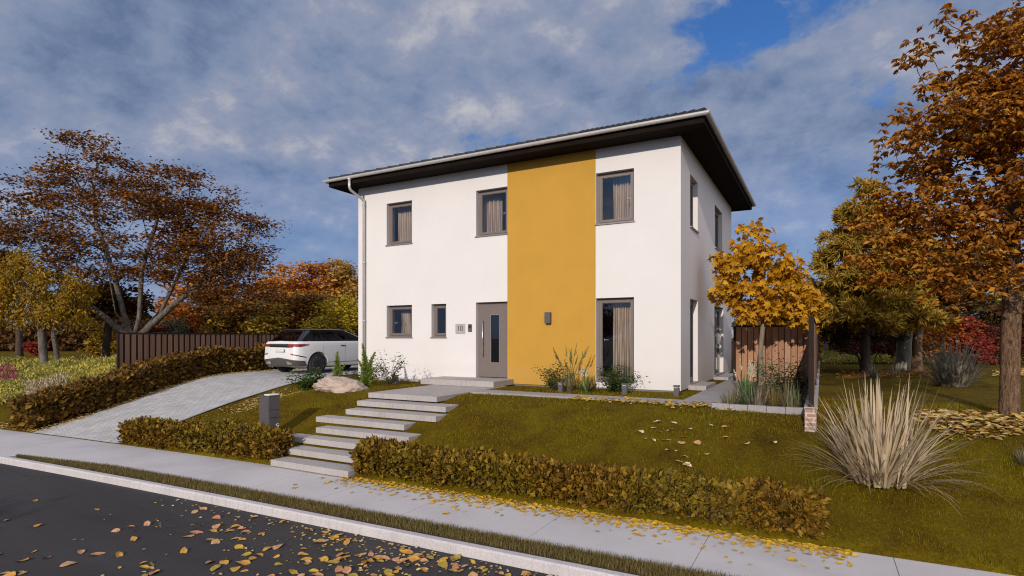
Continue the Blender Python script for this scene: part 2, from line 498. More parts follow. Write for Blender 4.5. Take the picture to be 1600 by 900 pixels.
class MB:
    """collects boxes, prisms and tubes into one bmesh"""
    def __init__(s):
        s.bm = bmesh.new()

    def box(s, x0, x1, y0, y1, z0, z1):
        v = [s.bm.verts.new(p) for p in ((x0, y0, z0), (x1, y0, z0), (x1, y1, z0), (x0, y1, z0), (x0, y0, z1), (x1, y0, z1), (x1, y1, z1), (x0, y1, z1))]
        for f in ((3, 2, 1, 0), (4, 5, 6, 7), (0, 1, 5, 4), (1, 2, 6, 5), (2, 3, 7, 6), (3, 0, 4, 7)):
            s.bm.faces.new([v[i] for i in f])
        return s

    def face(s, pts):
        s.bm.faces.new([s.bm.verts.new(p) for p in pts])
        return s

    def tube(s, pts, rad, n=10, cap=True):
        pts = [Vector(p) for p in pts]
        rs = rad if isinstance(rad, (list, tuple)) else [rad] * len(pts)
        rings = []
        for i, p in enumerate(pts):
            d = (pts[min(i + 1, len(pts) - 1)] - pts[max(i - 1, 0)]).normalized()
            a = d.cross(Vector((0, 0, 1)))
            if a.length < 1e-3: a = Vector((1, 0, 0))
            a.normalize()
            b = d.cross(a)
            rings.append([s.bm.verts.new(p + (a * math.cos(2 * math.pi * k / n) + b * math.sin(2 * math.pi * k / n)) * rs[i]) for k in range(n)])
        for r0, r1 in zip(rings, rings[1:]):
            for k in range(n):
                s.bm.faces.new((r0[k], r0[(k + 1) % n], r1[(k + 1) % n], r1[k]))
        if cap:
            s.bm.faces.new(rings[0][::-1]); s.bm.faces.new(rings[-1])
        return s

    def ring(s, rings, close_ends=True):
        """loft through rings of equal vertex count"""
        vs = [[s.bm.verts.new(p) for p in r] for r in rings]
        n = len(vs[0])
        for r0, r1 in zip(vs, vs[1:]):
            for k in range(n):
                s.bm.faces.new((r0[k], r0[(k + 1) % n], r1[(k + 1) % n], r1[k]))
        if close_ends:
            s.bm.faces.new(vs[0][::-1]); s.bm.faces.new(vs[-1])
        return s

    def lathe(s, prof, axis='x', n=28, at=(0, 0, 0)):
        rings = []
        for a, r in prof:
            rg = []
            for k in range(n):
                t = 2 * math.pi * k / n
                p = (a, r * math.cos(t), r * math.sin(t)) if axis == 'x' else (r * math.cos(t), r * math.sin(t), a)
                rg.append(tuple(p[i] + at[i] for i in range(3)))
            rings.append(rg)
        return s.ring(rings)

    def build(s, name, m, parent=None, bevel=0.0, smooth=False, loc=None, seg=2):
        if bevel:
            bmesh.ops.remove_doubles(s.bm, verts=s.bm.verts[:], dist=1e-5)
            es = [e for e in s.bm.edges if len(e.link_faces) == 2 and e.calc_face_angle(0) > 0.5]
            bmesh.ops.bevel(s.bm, geom=es, offset=bevel, segments=seg, affect='EDGES', profile=0.5)
        bmesh.ops.recalc_face_normals(s.bm, faces=s.bm.faces[:])
        me = bpy.data.meshes.new(name)
        s.bm.to_mesh(me)
        s.bm.free()
        if smooth:
            me.polygons.foreach_set('use_smooth', [True] * len(me.polygons))
        return link(name, me, m, parent, loc)


# ------------------------------------------------------------------ terrain
def sm(a, b, x):
    t = np.clip((x - a) / (b - a), 0, 1)
    return t * t * (3 - 2 * t)


def ys(X):
    q = np.clip(-np.asarray(X, float) - 7, 0, 33)
    return 7.45 + 0.022 * np.clip(X, -60, 60) - 0.0025 * q * q


def smin(a, b, k):
    h = np.maximum(0, k - np.abs(a - b)) / k
    return np.minimum(a, b) - h * h * k / 4


def terr(X, Y):
    X = np.asarray(X, float); Y = np.asarray(Y, float)
    t = Y - ys(X)
    bank = smin(-1.285 + 0.377 * (t + 0.05), -0.2 + 0.004 * np.minimum(t, 8), 0.35)
    soft = smin(-1.30 + 0.19 * t, np.full_like(t, -0.2), 0.25)
    w = sm(-13.7, -11.0, X)
    return soft * (1 - w) + bank * w


def axis_lines(lo, hi, step, far, grow=1.25):
    a = list(np.arange(lo, hi + 1e-6, step))
    s = step
    while a[-1] < far:
        s *= grow; a.append(a[-1] + s)
    s = step
    while a[0] > -far:
        s *= grow; a.insert(0, a[0] - s)
    return np.array(a)


def grid_faces(nx, ny):
    i = np.arange(nx - 1)[:, None] * ny + np.arange(ny - 1)[None, :]
    return np.stack([i, i + ny, i + ny + 1, i + 1], -1).reshape(-1, 4)


def sheet(name, xs, ts, zf, m, kind='structure'):
    X, T = np.meshgrid(xs, ts, indexing='ij')
    Y = ys(X) + T
    Z = zf(X, Y, T)
    me = raw_mesh(name, np.stack([X, Y, Z], -1).reshape(-1, 3), [grid_faces(len(xs), len(ts))])
    o = link(name, me, m)
    return tag(o, kind=kind)


gx = axis_lines(-24, 8, 0.25, 900)
gt = np.concatenate([[-900, -200, -40, -12, -0.05, -0.02], axis_lines(0, 7.6, 0.15, 900)[axis_lines(0, 7.6, 0.15, 900) >= 0]])
rng0 = np.random.default_rng(3)
def lawn_z(X, Y, T):
    z = terr(X, Y)
    z += 0.012 * np.sin(X * 2.1 + 1.3 * np.sin(Y * 1.7)) * np.sin(Y * 1.9 + X) * sm(0.1, 0.5, T)
    return np.where(T < -0.01, -1.8, z)
g = sheet('ground', gx, gt, lawn_z, M['ground'])
g.data.polygons.foreach_set('use_smooth', [True] * len(g.data.polygons))

rx = axis_lines(-26, 8, 0.5, 900)
sheet('road', rx, np.array([-400, -9.5, -6, -3, -1.87]), lambda X, Y, T: np.full_like(X, -1.42) + 0.012 * np.minimum(0, T + 1.85) * 0, M['asphalt'])


def strip(name, t0, t1, z0, z1, m, xs, bev=0.0, taper=None):
    """long kerb-like solid following the street line"""
    mb = MB()
    rings = []
    for x in xs:
        y = float(ys(x))
        a, b = t0, t1
        if taper: a, b = taper(x, a, b)
        if bev:
            rings.append([(x, y + a, z0), (x, y + b, z0), (x, y + b, z1), (x, y + a + bev, z1), (x, y + a, z1 - bev)])
        else:
            rings.append([(x, y + a, z0), (x, y + b, z0), (x, y + b, z1), (x, y + a, z1)])
    mb.ring(rings)
    return tag(mb.build(name, m), kind='structure')

kx = list(np.arange(-60, 40, 0.5))
strip('kerb', -1.86, -1.75, -1.7, -1.30, M['kerb'], kx, 0.02)
def sw_taper(x, a, b): return a, b
# sidewalk in slabs with thin joints
def sidewalk():
    mb = MB()
    edges = [-60, -40, -30, -24, -21.2, -19.3, -17.4, -15.5, -13.6, -11.75, -9.9, -8.05, -6.6, -5.0, -3.10, -1.2, 0.69, 2.6, 4.5, 6.4, 8.3, 12, 20, 40]
    for a, b in zip(edges, edges[1:]):
        a2, b2 = a + 0.004, b - 0.004
        xs = list(np.linspace(a2, b2, 5))
        rings = []
        for x in xs:
            y = float(ys(x))
            f0 = -1.40 if x > -14.3 else -1.75 + 0.002
            rings.append([(x, y + f0, -1.6), (x, y - 0.002, -1.6), (x, y - 0.002, -1.30), (x, y + f0, -1.30)])
        mb.ring(rings)
    return tag(mb.build('sidewalk', M['sidewalk']), kind='structure')
sidewalk()
strip('joint_bed', -1.74, -0.004, -1.62, -1.306, M['plinth'], kx)
def verge_front(x):
    return -1.75
strip('verge_soil', -1.748, -1.402, -1.6, -1.297, M['soil'], [x for x in np.arange(-14.2, 30, 0.5)],
      taper=lambda x, a, b: (a, a + (b - a) * min(1.0, 0.12 + max(0, (x + 14.2)) / 3.0)))
# paved wedge where the verge tapers to its tip
strip('apron', -1.5, -1.404, -1.6, -1.299, M['sidewalk'], [-14.29, -13.8, -13.2, -12.6, -12, -11.5],
      taper=lambda x, a, b: (-1.746 + 0.346 * min(1.0, 0.12 + max(0, (x + 14.2)) / 3.0) + 0.004, b))

# driveway
dx = np.linspace(0, 1, 18); dt = np.linspace(0.0, 15, 70)
Ut, Tt = np.meshgrid(dx, dt, indexing='ij')
xr = -13.95 - 0.45 * sm(0, 3.5, Tt); xl = -17.45 - 1.3 * sm(0, 6, Tt)
DX = xl + (xr - xl) * Ut; DY = ys(DX) + Tt
me = raw_mesh('driveway', np.stack([DX, DY, terr(DX, DY) + 0.02], -1).reshape(-1, 3), [grid_faces(18, 70)])
tag(link('driveway', me, M['paver']), kind='structure')
me = raw_mesh('driveway_edge', np.stack([np.stack([xr[0] + 0.0, xr[0] + 0.07], 0), np.stack([ys(xr[0]) + dt] * 2, 0), np.stack([terr(xr[0], ys(xr[0]) + dt) + 0.024] * 2, 0)], -1).reshape(-1, 3), [grid_faces(2, 70)])
tag(link('driveway_edge', me, M['plinth']), kind='structure')

# garden paths and beds
HX0, HX1, HY0, HY1 = -12.77, -2.85, 13.38, 21.75
mb = MB()
for i in range(6):
    a = -7.16 + i * 0.925
    mb.box(a, a + 0.915, 11.12, 11.74, -0.3, -0.15)
tag(mb.build('garden_path', M['path'], bevel=0.004), kind='structure')
mb = MB()
for i in range(14):
    mb.box(-2.45, -1.66, 11.75 + i * 0.9, 11.75 + i * 0.9 + 0.89, -0.3, -0.15)
tag(mb.build('side_path', M['path'], bevel=0.004), kind='structure')
mb = MB().box(-1.645, -0.22, 10.95, 17.5, -0.4, -0.135)
tag(mb.build('planting_bed', M['soil']), kind='structure')
mb = MB()
for i in range(5):
    mb.box(-1.76 + i * 0.305, -1.76 + i * 0.305 + 0.3, 10.84, 10.945, -0.4, -0.09 - 0.006 * (i % 2))
tag(mb.build('bed_edging', M['path'], bevel=0.008), 'low pale concrete edging stones along the front of the planting bed', 'edging')
me = None

# ------------------------------------------------------------------ house
house = empty('house', ((HX0 + HX1) / 2, HY0, 0), 'two storey white rendered house with ochre facade stripe and dark hipped roof', 'house')
HP = Vector(house.location)
def hl(o):
    """child modelled in world coordinates"""
    o.parent = house
    o.matrix_parent_inverse = Matrix.Translation(-HP)
    return o

WT, RV = 0.36, 0.125      # wall thickness, depth of the window reveals
ZB, ZT = -0.13, 5.80
front = dict(plane='y', at=HY0, a0=HX0, a1=HX1,
             holes=[(-11.62, -10.65, 3.90, 5.17), (-8.41, -7.42, 3.90, 5.17), (-4.91, -3.95, 3.90, 5.17),
                    (-11.62, -10.65, 1.11, 2.07), (-9.94, -9.42, 1.11, 2.07), (-8.42, -7.42, 0.0, 2.075), (-4.91, -3.95, 0.0, 2.075)])
right = dict(plane='x', at=HX1, a0=HY0 + WT, a1=HY1,
             holes=[(14.45, 15.42, 3.85, 5.15), (18.14, 19.6, 3.85, 5.15), (14.45, 15.43, -0.05, 2.07), (18.08, 19.85, -0.05, 2.07)])

def wall_pts(w, a, n, z):
    """n = distance outward from the wall face"""
    return (a, w['at'] - n, z) if w['plane'] == 'y' else (w['at'] + n, a, z)

mb = MB()
def pierced(w):
    xs = sorted({w['a0'], w['a1'], *[h[0] for h in w['holes']], *[h[1] for h in w['holes']]})
    zs = sorted({ZB, ZT, *[h[2] for h in w['holes']], *[h[3] for h in w['holes']]})
    for xa, xb in zip(xs, xs[1:]):
        for za, zb in zip(zs, zs[1:]):
            cx, cz = (xa + xb) / 2, (za + zb) / 2
            if any(h[0] < cx < h[1] and h[2] < cz < h[3] for h in w['holes']):
                continue
            for n in (0, -WT):
                mb.face([wall_pts(w, xa, n, za), wall_pts(w, xb, n, za), wall_pts(w, xb, n, zb), wall_pts(w, xa, n, zb)])
    for h in w['holes']:
        a, b, c, d = h
        for (p, q) in (((a, c), (b, c)), ((b, c), (b, d)), ((b, d), (a, d)), ((a, d), (a, c))):
            mb.face([wall_pts(w, p[0], 0, p[1]), wall_pts(w, q[0], 0, q[1]), wall_pts(w, q[0], -WT, q[1]), wall_pts(w, p[0], -WT, p[1])])
    mb.face([wall_pts(w, w['a0'], 0, ZB), wall_pts(w, w['a1'], 0, ZB), wall_pts(w, w['a1'], -WT, ZB), wall_pts(w, w['a0'], -WT, ZB)])
pierced(front); pierced(right)
mb.face([(HX1, HY0, ZB), (HX1, HY0 + WT, ZB), (HX1, HY0 + WT, ZT), (HX1, HY0, ZT)])
mb.face([(HX0, HY0, ZB), (HX0, HY0 + WT, ZB), (HX0, HY0 + WT, ZT), (HX0, HY0, ZT)])
mb.box(HX0, HX0 + WT, HY0 + WT, HY1, ZB, ZT)
mb.box(HX0 + WT, HX1 - WT, HY1 - WT, HY1, ZB, ZT)
hl(mb.build('wall', M['white']))
mb = MB()
mb.box(-7.415, -4.92, HY0 - 0.012, HY0 + 0.05, -0.13, 5.765)
hl(mb.build('accent_wall', M['yellow']))
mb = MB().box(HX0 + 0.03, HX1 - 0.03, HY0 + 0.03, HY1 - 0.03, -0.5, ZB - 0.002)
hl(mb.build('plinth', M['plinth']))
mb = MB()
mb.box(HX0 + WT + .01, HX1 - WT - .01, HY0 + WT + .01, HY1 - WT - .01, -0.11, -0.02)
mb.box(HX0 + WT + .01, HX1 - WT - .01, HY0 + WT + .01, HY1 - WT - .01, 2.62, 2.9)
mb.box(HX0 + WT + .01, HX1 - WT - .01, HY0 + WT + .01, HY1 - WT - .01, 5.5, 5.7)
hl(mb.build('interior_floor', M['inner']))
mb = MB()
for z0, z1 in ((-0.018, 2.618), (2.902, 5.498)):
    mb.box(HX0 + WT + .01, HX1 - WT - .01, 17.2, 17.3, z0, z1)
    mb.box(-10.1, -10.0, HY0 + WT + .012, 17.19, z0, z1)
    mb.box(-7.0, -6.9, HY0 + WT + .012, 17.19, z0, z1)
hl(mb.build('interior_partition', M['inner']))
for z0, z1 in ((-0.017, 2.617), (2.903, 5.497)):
    hl(MB().box(HX0 + WT + .003, HX0 + WT + .009, HY0 + WT + .012, 17.19, z0, z1).build('added_dark_lining', M['inner']))  # dark sheets added over the sunlit white inner wall to darken the window

# roof: hipped, with courses of dark tiles
OV = 0.62
ex0, ex1, ey0, ey1 = HX0 - OV, HX1 + OV, HY0 - OV, HY1 + OV
ze = 5.955
pitch = math.tan(RAD(21.2))
hw = (ey1 - ey0) / 2
zr = ze + hw * pitch
r0, r1 = (ex0 + hw, (ey0 + ey1) / 2, zr), (ex1 - hw, (ey0 + ey1) / 2, zr)
mb = MB()
NC = 17
def course(k):
    """eave rectangle of course k"""
    d = hw * k / NC
    return ex0 + d, ex1 - d, ey0 + d, ey1 - d, ze + d * pitch
for k in range(NC):
    a, b, c, d, z = course(k)
    if k < NC - 1:
        a2, b2, c2, d2, z2 = course(k + 1)
    else:
        a2, b2, c2, d2, z2 = r0[0], r1[0], r0[1], r0[1], zr
    lo = [(a, c, z + 0.016), (b, c, z + 0.016), (b, d, z + 0.016), (a, d, z + 0.016)]
    hi = [(a2, c2, z2), (b2, c2, z2), (b2, d2, z2), (a2, d2, z2)]
    bt = [(a, c, z), (b, c, z), (b, d, z), (a, d, z)]
    for i in range(4):
        j = (i + 1) % 4
        mb.face([bt[i], bt[j], lo[j], lo[i]])
        if k == NC - 1 and i in (1, 3):
            mb.face([lo[i], lo[j], hi[i]])
        else:
            mb.face([lo[i], lo[j], hi[j], hi[i]])
roof = hl(mb.build('roof', M['roof']))
# ridge and hip caps
mb = MB()
for p, q in ((r0, r1), ((ex0, ey0, ze), r0), ((ex0, ey1, ze), r0), ((ex1, ey0, ze), r1), ((ex1, ey1, ze), r1)):
    p, q = Vector(p), Vector(q)
    n = int((q - p).length / 0.36)
    for i in range(n):
        a = p.lerp(q, i / n); b = p.lerp(q, (i + 1.08) / n)
        mb.tube([a + Vector((0, 0, 0.03)), b + Vector((0, 0, 0.015))], [0.085, 0.07], 8)
o = mb.build('ridge_cap', M['roof']); o.parent = roof
o.matrix_parent_inverse = roof.matrix_parent_inverse.copy() if False else Matrix.Identity(4)
mb = MB()
mb.box(ex0 + .02, ex1 - .02, ey0 + .02, ey1 - .02, 5.765, 5.795)
hl(mb.build('soffit', M['soffit']))
mb = MB()
for (a, b, c, d) in ((ex0 - .003, ex1 + .003, ey0 - .003, ey0 + .02), (ex0 - .003, ex1 + .003, ey1 - .02, ey1 + .003), (ex0 - .003, ex0 + .02, ey0 + .0201, ey1 - .0201), (ex1 - .02, ex1 + .003, ey0 + .0201, ey1 - .0201)):
    mb.box(a, b, c, d, 5.75, 5.95)
hl(mb.build('fascia', M['soffit']))

# half round gutter all round with a rolled front bead
def gutter_profile():
    pts = []
    for k in range(9):
        t = math.pi + math.pi * k / 8
        pts.append((0.062 * math.cos(t) , 0.062 * math.sin(t)))
    return pts
mb = MB()
prof = gutter_profile()
off = 0.068
outer = [(p[0] + off, p[1]) for p in prof] + [(off + 0.066, 0.012), (off + 0.056, 0.016), (off + 0.054, 0.0)] + [(p[0] * .93 + off, p[1] * .93) for p in prof[::-1]][0:9]
zg = 5.935
corners = [(ex0, ey0, -1, -1), (ex1, ey0, 1, -1), (ex1, ey1, 1, 1), (ex0, ey1, -1, 1)]
vs = []
for (x, y, sx, sy) in corners:
    vs.append([mb.bm.verts.new((x + sx * (o_ + .004), y + sy * (o_ + .004), zg + h)) for (o_, h) in outer])
for i in range(4):
    A, B = vs[i], vs[(i + 1) % 4]
    for k in range(len(outer)):
        kk = (k + 1) % len(outer)
        mb.bm.faces.new((A[k], A[kk], B[kk], B[k]))
gut = hl(mb.build('gutter', M['zinc'], smooth=False))
# downpipe at the far front corner
mb = MB()
px_, py_ = -12.47, HY0 - 0.075
gy = ey0 - 0.07
mb.tube([(px_ - .0, gy, 5.90), (px_, gy, 5.82)], [0.06, 0.045], 12)
mb.tube([(px_, gy, 5.84), (px_, gy, 5.62), (px_, gy + 0.05, 5.55), (px_, py_ - .04, 5.37), (px_, py_, 5.30), (px_, py_, -0.2)], 0.042, 12)
for z in (5.2, 3.4, 1.6, 0.2):
    mb.tube([(px_, py_, z), (px_, py_, z + 0.03)], 0.052, 12)
o = mb.build('downpipe', M['zinc'], smooth=True); o.parent = gut


def window(w, a0, a1, z0, z1, sash='single', handle=None, sill=True, name='window', mat_f=None):
    F = 0.062
    n0 = -RV
    def bar(mb, a, b, c, d, na, nb):
        p = wall_pts(w, a, na, c); q = wall_pts(w, b, nb, d)
        mb.box(min(p[0], q[0]), max(p[0], q[0]), min(p[1], q[1]), max(p[1], q[1]), c, d)
    mb = MB()
    g = 0.002
    A0, A1, Z0, Z1 = a0 + g, a1 - g, z0 + g, z1 - g
    def ringb(a, b, c, d, t, na, nb):
        bar(mb, a, a + t, c, d, na, nb); bar(mb, b - t, b, c, d, na, nb)
        bar(mb, a + t + .0005, b - t - .0005, c, c + t, na, nb); bar(mb, a + t + .0005, b - t - .0005, d - t, d, na, nb)
    ringb(A0, A1, Z0, Z1, 0.05, n0 - 0.07, n0)
    panes = [(A0 + 0.052, A1 - 0.052)]
    if sash == 'double':
        mid = (A0 + A1) / 2
        panes = [(A0 + 0.052, mid - 0.004), (mid + 0.004, A1 - 0.052)]
    for (a, b) in panes:
        ringb(a, b, Z0 + 0.052, Z1 - 0.052, 0.058, n0 - 0.06, n0 + 0.014)
    fr = hl(mb.build(name, mat_f or M['frame'], bevel=0.004, seg=1))
    mb = MB()
    for (a, b) in panes:
        p = [wall_pts(w, a + .05, n0 - 0.02, Z0 + .1), wall_pts(w, b - .05, n0 - 0.02, Z0 + .1), wall_pts(w, b - .05, n0 - 0.02, Z1 - .1), wall_pts(w, a + .05, n0 - 0.02, Z1 - .1)]
        mb.face(p)
    o = mb.build('pane', M['glass']); o.parent = fr
    # slim rubber gasket catches the light round the glass
    mb = MB()
    for (a, b) in panes:
        ringb(a + 0.0585, b - 0.0585, Z0 + 0.1105, Z1 - 0.1105, 0.008, n0 - 0.015, n0 - 0.004)
    o = mb.build('glazing_bead', M['sill']); o.parent = fr
    if sill:
        mb = MB()
        bar(mb, a0 - 0.03, a1 + 0.03, z0 - 0.022, z0 - 0.002, 0.0015, 0.035)
        bar(mb, a0 + 0.001, a1 - 0.001, z0 + 0.0005, z0 + 0.012, n0, 0.0355)
        o = mb.build('sill', M['sill']); o.parent = fr
    if handle:
        ha, hz = handle
        mb = MB()
        bar(mb, ha - 0.012, ha + 0.012, hz - 0.03, hz + 0.03, n0 - 0.075, n0 - 0.045)
        bar(mb, ha - 0.01, ha + 0.11, hz - 0.011, hz + 0.011, n0 - 0.045, n0 - 0.03)
        o = mb.build('handle', M['steel']); o.parent = fr
    return fr

W = front['holes']
window(front, *W[0]); window(front, *W[1], handle=(-7.62, 4.5)); window(front, *W[2], handle=(-4.16, 4.5))
window(front, *W[3], handle=(-11.42, 1.55)); window(front, *W[4]); window(front, *W[6], handle=(-4.75, 1.05), sill=False)
window(right, *right['holes'][0]); window(right, *right['holes'][1]); window(right, *right['holes'][2], sash='single'); window(right, *right['holes'][3], sash='double')

# front door
def front_door():
    a0, a1, z0, z1 = W[5]
    y = HY0 + RV
    mb = MB()
    for (xa, xb, za, zb) in ((a0 + .002, a0 + .052, z0 + .002, z1 - .002), (a1 - .052, a1 - .002, z0 + .002, z1 - .002), (a0 + .0525, a1 - .0525, z1 - .055, z1 - .002)):
        mb.box(xa, xb, y, y + 0.08, za, zb)
    gx0, gx1, gz0, gz1 = -8.0, -7.74, 0.42, 1.72
    def leafbox(xa, xb, za, zb): mb.box(xa, xb, y - 0.012, y + 0.06, za, zb)
    la, lb, lz0, lz1 = a0 + .055, a1 - .055, z0 + .015, z1 - .058
    leafbox(la, gx0, lz0, lz1); leafbox(gx1, lb, lz0, lz1); leafbox(gx0 + .0002, gx1 - .0002, lz0, gz0); leafbox(gx0 + .0002, gx1 - .0002, gz1, lz1)
    d = hl(mb.build('front_door', M['frame']))
    mb = MB().box(gx0 + .002, gx1 - .002, y + 0.01, y + 0.03, gz0 + .002, gz1 - .002)
    o = mb.build('pane', M['doorglass']); o.parent = d
    mb = MB()
    t = 0.018
    for (xa, xb, za, zb) in ((gx0 - t, gx0, gz0 - t, gz1 + t), (gx1, gx1 + t, gz0 - t, gz1 + t), (gx0 + .0002, gx1 - .0002, gz0 - t, gz0), (gx0 + .0002, gx1 - .0002, gz1, gz1 + t)):
        mb.box(xa, xb, y - 0.018, y - 0.0125, za, zb)
    o = mb.build('glazing_bead', M['sill']); o.parent = d
    mb = MB()
    hx = -8.24
    mb.tube([(hx, y - 0.07, 0.58), (hx, y - 0.07, 1.58)], 0.016, 10)
    for z in (0.75, 1.42):
        mb.tube([(hx, y - 0.07, z), (hx, y - 0.011, z)], 0.009, 8)
    o = mb.build('handle', M['steel'], smooth=True); o.parent = d
    mb = MB().box(a0 + .001, a1 - .001, HY0 - 0.01, HY0 + 0.25, -0.012, 0.0005)
    o = mb.build('threshold', M['sill']); o.parent = d
front_door()

# things fixed to the front
t = empty('house_number_sign', (-8.93, HY0, 1.355), 'square grey house number sign reading 10 beside the front door', 'sign')
mb = MB().box(-0.16, 0.16, -0.028, -0.002, -0.135, 0.135)
mb.build('plate', M['plate'], t, bevel=0.012)
def text(body, size, m, parent, loc, rot, name, ext=0.003):
    cu = bpy.data.curves.new(name, 'FONT')
    cu.body = body; cu.size = size; cu.extrude = ext; cu.align_x = 'CENTER'; cu.align_y = 'CENTER'
    tmp = bpy.data.objects.new(name, cu)
    COL.objects.link(tmp)
    dg = bpy.context.evaluated_depsgraph_get()
    me = bpy.data.meshes.new_from_object(tmp.evaluated_get(dg))
    bpy.data.objects.remove(tmp)
    o = link(name, me, m, parent, loc)
    o.rotation_euler = rot
    return o
text('10', 0.215, M['lampgrey'], t, (0, -0.0305, 0.0), (RAD(90), 0, 0), 'numeral')
t = empty('doorbell_panel', (-8.605, HY0, 1.37), 'small dark grey doorbell panel on the white wall left of the door', 'doorbell')
MB().box(-0.06, 0.06, -0.03, -0.002, -0.105, 0.105).build('casing', M['lampgrey'], t, bevel=0.01)
MB().tube([(0, -0.038, -0.05), (0, -0.0305, -0.05)], 0.018, 12).build('button', M['steel'], t)
MB().box(-0.035, 0.035, -0.033, -0.0305, 0.0, 0.07).build('speaker_grille', M['black'], t)
t = empty('wall_lamp', (-6.185, HY0, 1.61), 'dark grey up and down wall lamp on the ochre facade', 'lamp')
MB().box(-0.05, 0.05, -0.03, -0.0125, -0.08, 0.08).build('mount', M['black'], t)
MB().box(-0.075, 0.075, -0.14, -0.0305, -0.145, 0.145).build('casing', M['lampgrey'], t, bevel=0.01)

# curtains hang behind the panes
def curtain(w, a0, a1, z0, z1, label, folds=9):
    n = 96; amp = 0.055
    nn = -WT - 0.1
    mb = MB()
    prev = None
    for i in range(n + 1):
        s_ = i / n
        a = a0 + (a1 - a0) * s_
        wv = amp * math.sin(s_ * folds * 2 * math.pi) + 0.012 * math.sin(s_ * folds * 5.1)
        col = [mb.bm.verts.new(wall_pts(w, a + 0.01 * math.sin(z * 3 + i), nn + wv * (1 + 0.12 * (z1 - z)), z)) for z in np.linspace(z0, z1, 5)]
        if prev:
            for k in range(4):
                mb.bm.faces.new((prev[k], col[k], col[k + 1], prev[k + 1]))
        prev = col
    me_o = mb.build('curtain', M['curtain'], smooth=True)
    md = me_o.modifiers.new('thickness', 'SOLIDIFY'); md.thickness = 0.004
    return tag(me_o, label, 'curtain')
curtain(front, -11.5, -10.9, 2.95, 5.1, 'beige curtain in the upper window nearest the downpipe')
curtain(front, -8.5, -7.85, 2.95, 5.1, 'beige curtain in the upper window above the front door', 10)
curtain(front, -4.6, -3.95, 2.95, 5.1, 'beige curtain in the upper window above the tall patio window', 11)
curtain(front, -11.38, -10.9, 0.7, 2.0, 'short beige curtain in the small square ground floor window', 7)
curtain(front, -4.6, -3.95, 0.02, 2.2, 'long beige curtain behind the tall ground floor window', 11)

# ------------------------------------------------------------------ steps, landing
def slab(x0, x1, y0, y1, ztop, th, name, label, group=None):
    o = MB().box(-(x1 - x0) / 2, (x1 - x0) / 2, 0, y1 - y0, -th, 0).build(name, M['step'], bevel=0.006, loc=((x0 + x1) / 2, y0, ztop))
    return tag(o, label, 'step' if 'step' in name else 'slab', group)
slab(-9.5, -7.22, 12.3, HY0 - 0.003, -0.004, 0.148, 'landing_slab', 'raised concrete landing slab in front of the house door')
slab(-9.1, -7.18, 9.85, 12.85, -0.155, 0.115, 'walkway_slab', 'long concrete walkway slab at the top of the garden steps')
XL = [(-9.08, -6.68), (-9.04, -6.64), (-9.52, -7.12), (-9.10, -6.70), (-9.56, -7.16), (-9.05, -6.65), (-9.02, -7.07)]
words_ = ['topmost concrete step slab just below the walkway slab', 'second concrete step slab counted down from the walkway', 'third concrete step slab from the top, set towards the mailbox pillar',
          'middle concrete step slab, fourth of the flight of seven', 'third concrete step slab up from the sidewalk', 'second concrete step slab up from the sidewalk', 'lowest concrete step slab beside the sidewalk']
for i, (a, b) in enumerate(XL):
    y = 9.85 - 0.384 * (i + 1)
    slab(a, b, y, y + 0.47, -0.155 - 0.145 * (i + 1), 0.112, 'step_slab', words_[i], 'concrete slab steps up the bank')
# brown riser board under the lowest slab
tag(MB().box(-9.0, -7.09, 7.2, 7.24, -1.4, -1.285).build('riser_board', M['brownboard'], loc=(0, 0, 0)), 'brown board edging under the lowest step slab at the sidewalk', 'board')
# side door landings
for (y0, y1, z, lb) in ((14.2, 15.65, -0.06, 'small concrete block step under the first side window'), (17.9, 20.0, -0.08, 'concrete block step under the wide side window further back')):
    o = MB().box(0, 0.42, 0, y1 - y0, -0.24, 0).build('block_step', M['step'], bevel=0.006, loc=(HX1 + 0.002, y0, z))
    tag(o, lb, 'step')
# concrete edging left of the steps
o = MB().box(0, 2.3, 0, 0.22, -0.3, 0).build('wall_footing', M['step'], bevel=0.006, loc=(-11.8, HY0 - 0.25, -0.12))
tag(o, 'low concrete footing strip along the white wall beside the landing', 'footing')

# ------------------------------------------------------------------ mailbox pillar, lights
zp = float(terr(-10.0, 7.95))
t = empty('mailbox_pillar', (-9.98, 7.9, zp), 'dark grey mailbox pillar standing behind the hedge beside the steps', 'mailbox', rz=RAD(-3))
PH = -0.075 - zp
MB().box(-0.16, 0.16, -0.13, 0.13, -0.1, PH - 0.02).build('body', M['lampgrey'], t, bevel=0.006)
MB().box(-0.145, 0.145, -0.137, -0.1305, PH - 0.55, PH - 0.16).build('door', M['lampgrey'], t, bevel=0.003)
MB().box(-0.145, 0.145, -0.137, -0.1305, PH - 0.145, PH - 0.05).build('letter_flap', M['lampgrey'], t, bevel=0.003)
MB().box(-0.165, 0.165, -0.135, 0.135, PH - 0.0195, PH).build('cap', M['lampgrey'], t, bevel=0.004)
MB().box(0.0, 0.155, -0.125, 0.125, PH + 0.0005, PH + 0.022).build('light_panel', mat('lamp_diffuser', (0.9, 0.87, 0.82), 0.4, 0.02), t, bevel=0.004)
mb = MB().lathe([(0.161, 0.03), (0.166, 0.042), (0.175, 0.042), (0.176, 0.022), (0.168, 0.02)], 'x', 20, (0, 0.07, PH - 0.62))
mb.build('socket_ring', M['steel'], t, smooth=True)
mb = MB()
for z in (PH - 0.3, PH - 0.46):
    mb.box(0.1605, 0.163, -0.11, 0.11, z, z + 0.012)
mb.build('vent_slot', M['black'], t)

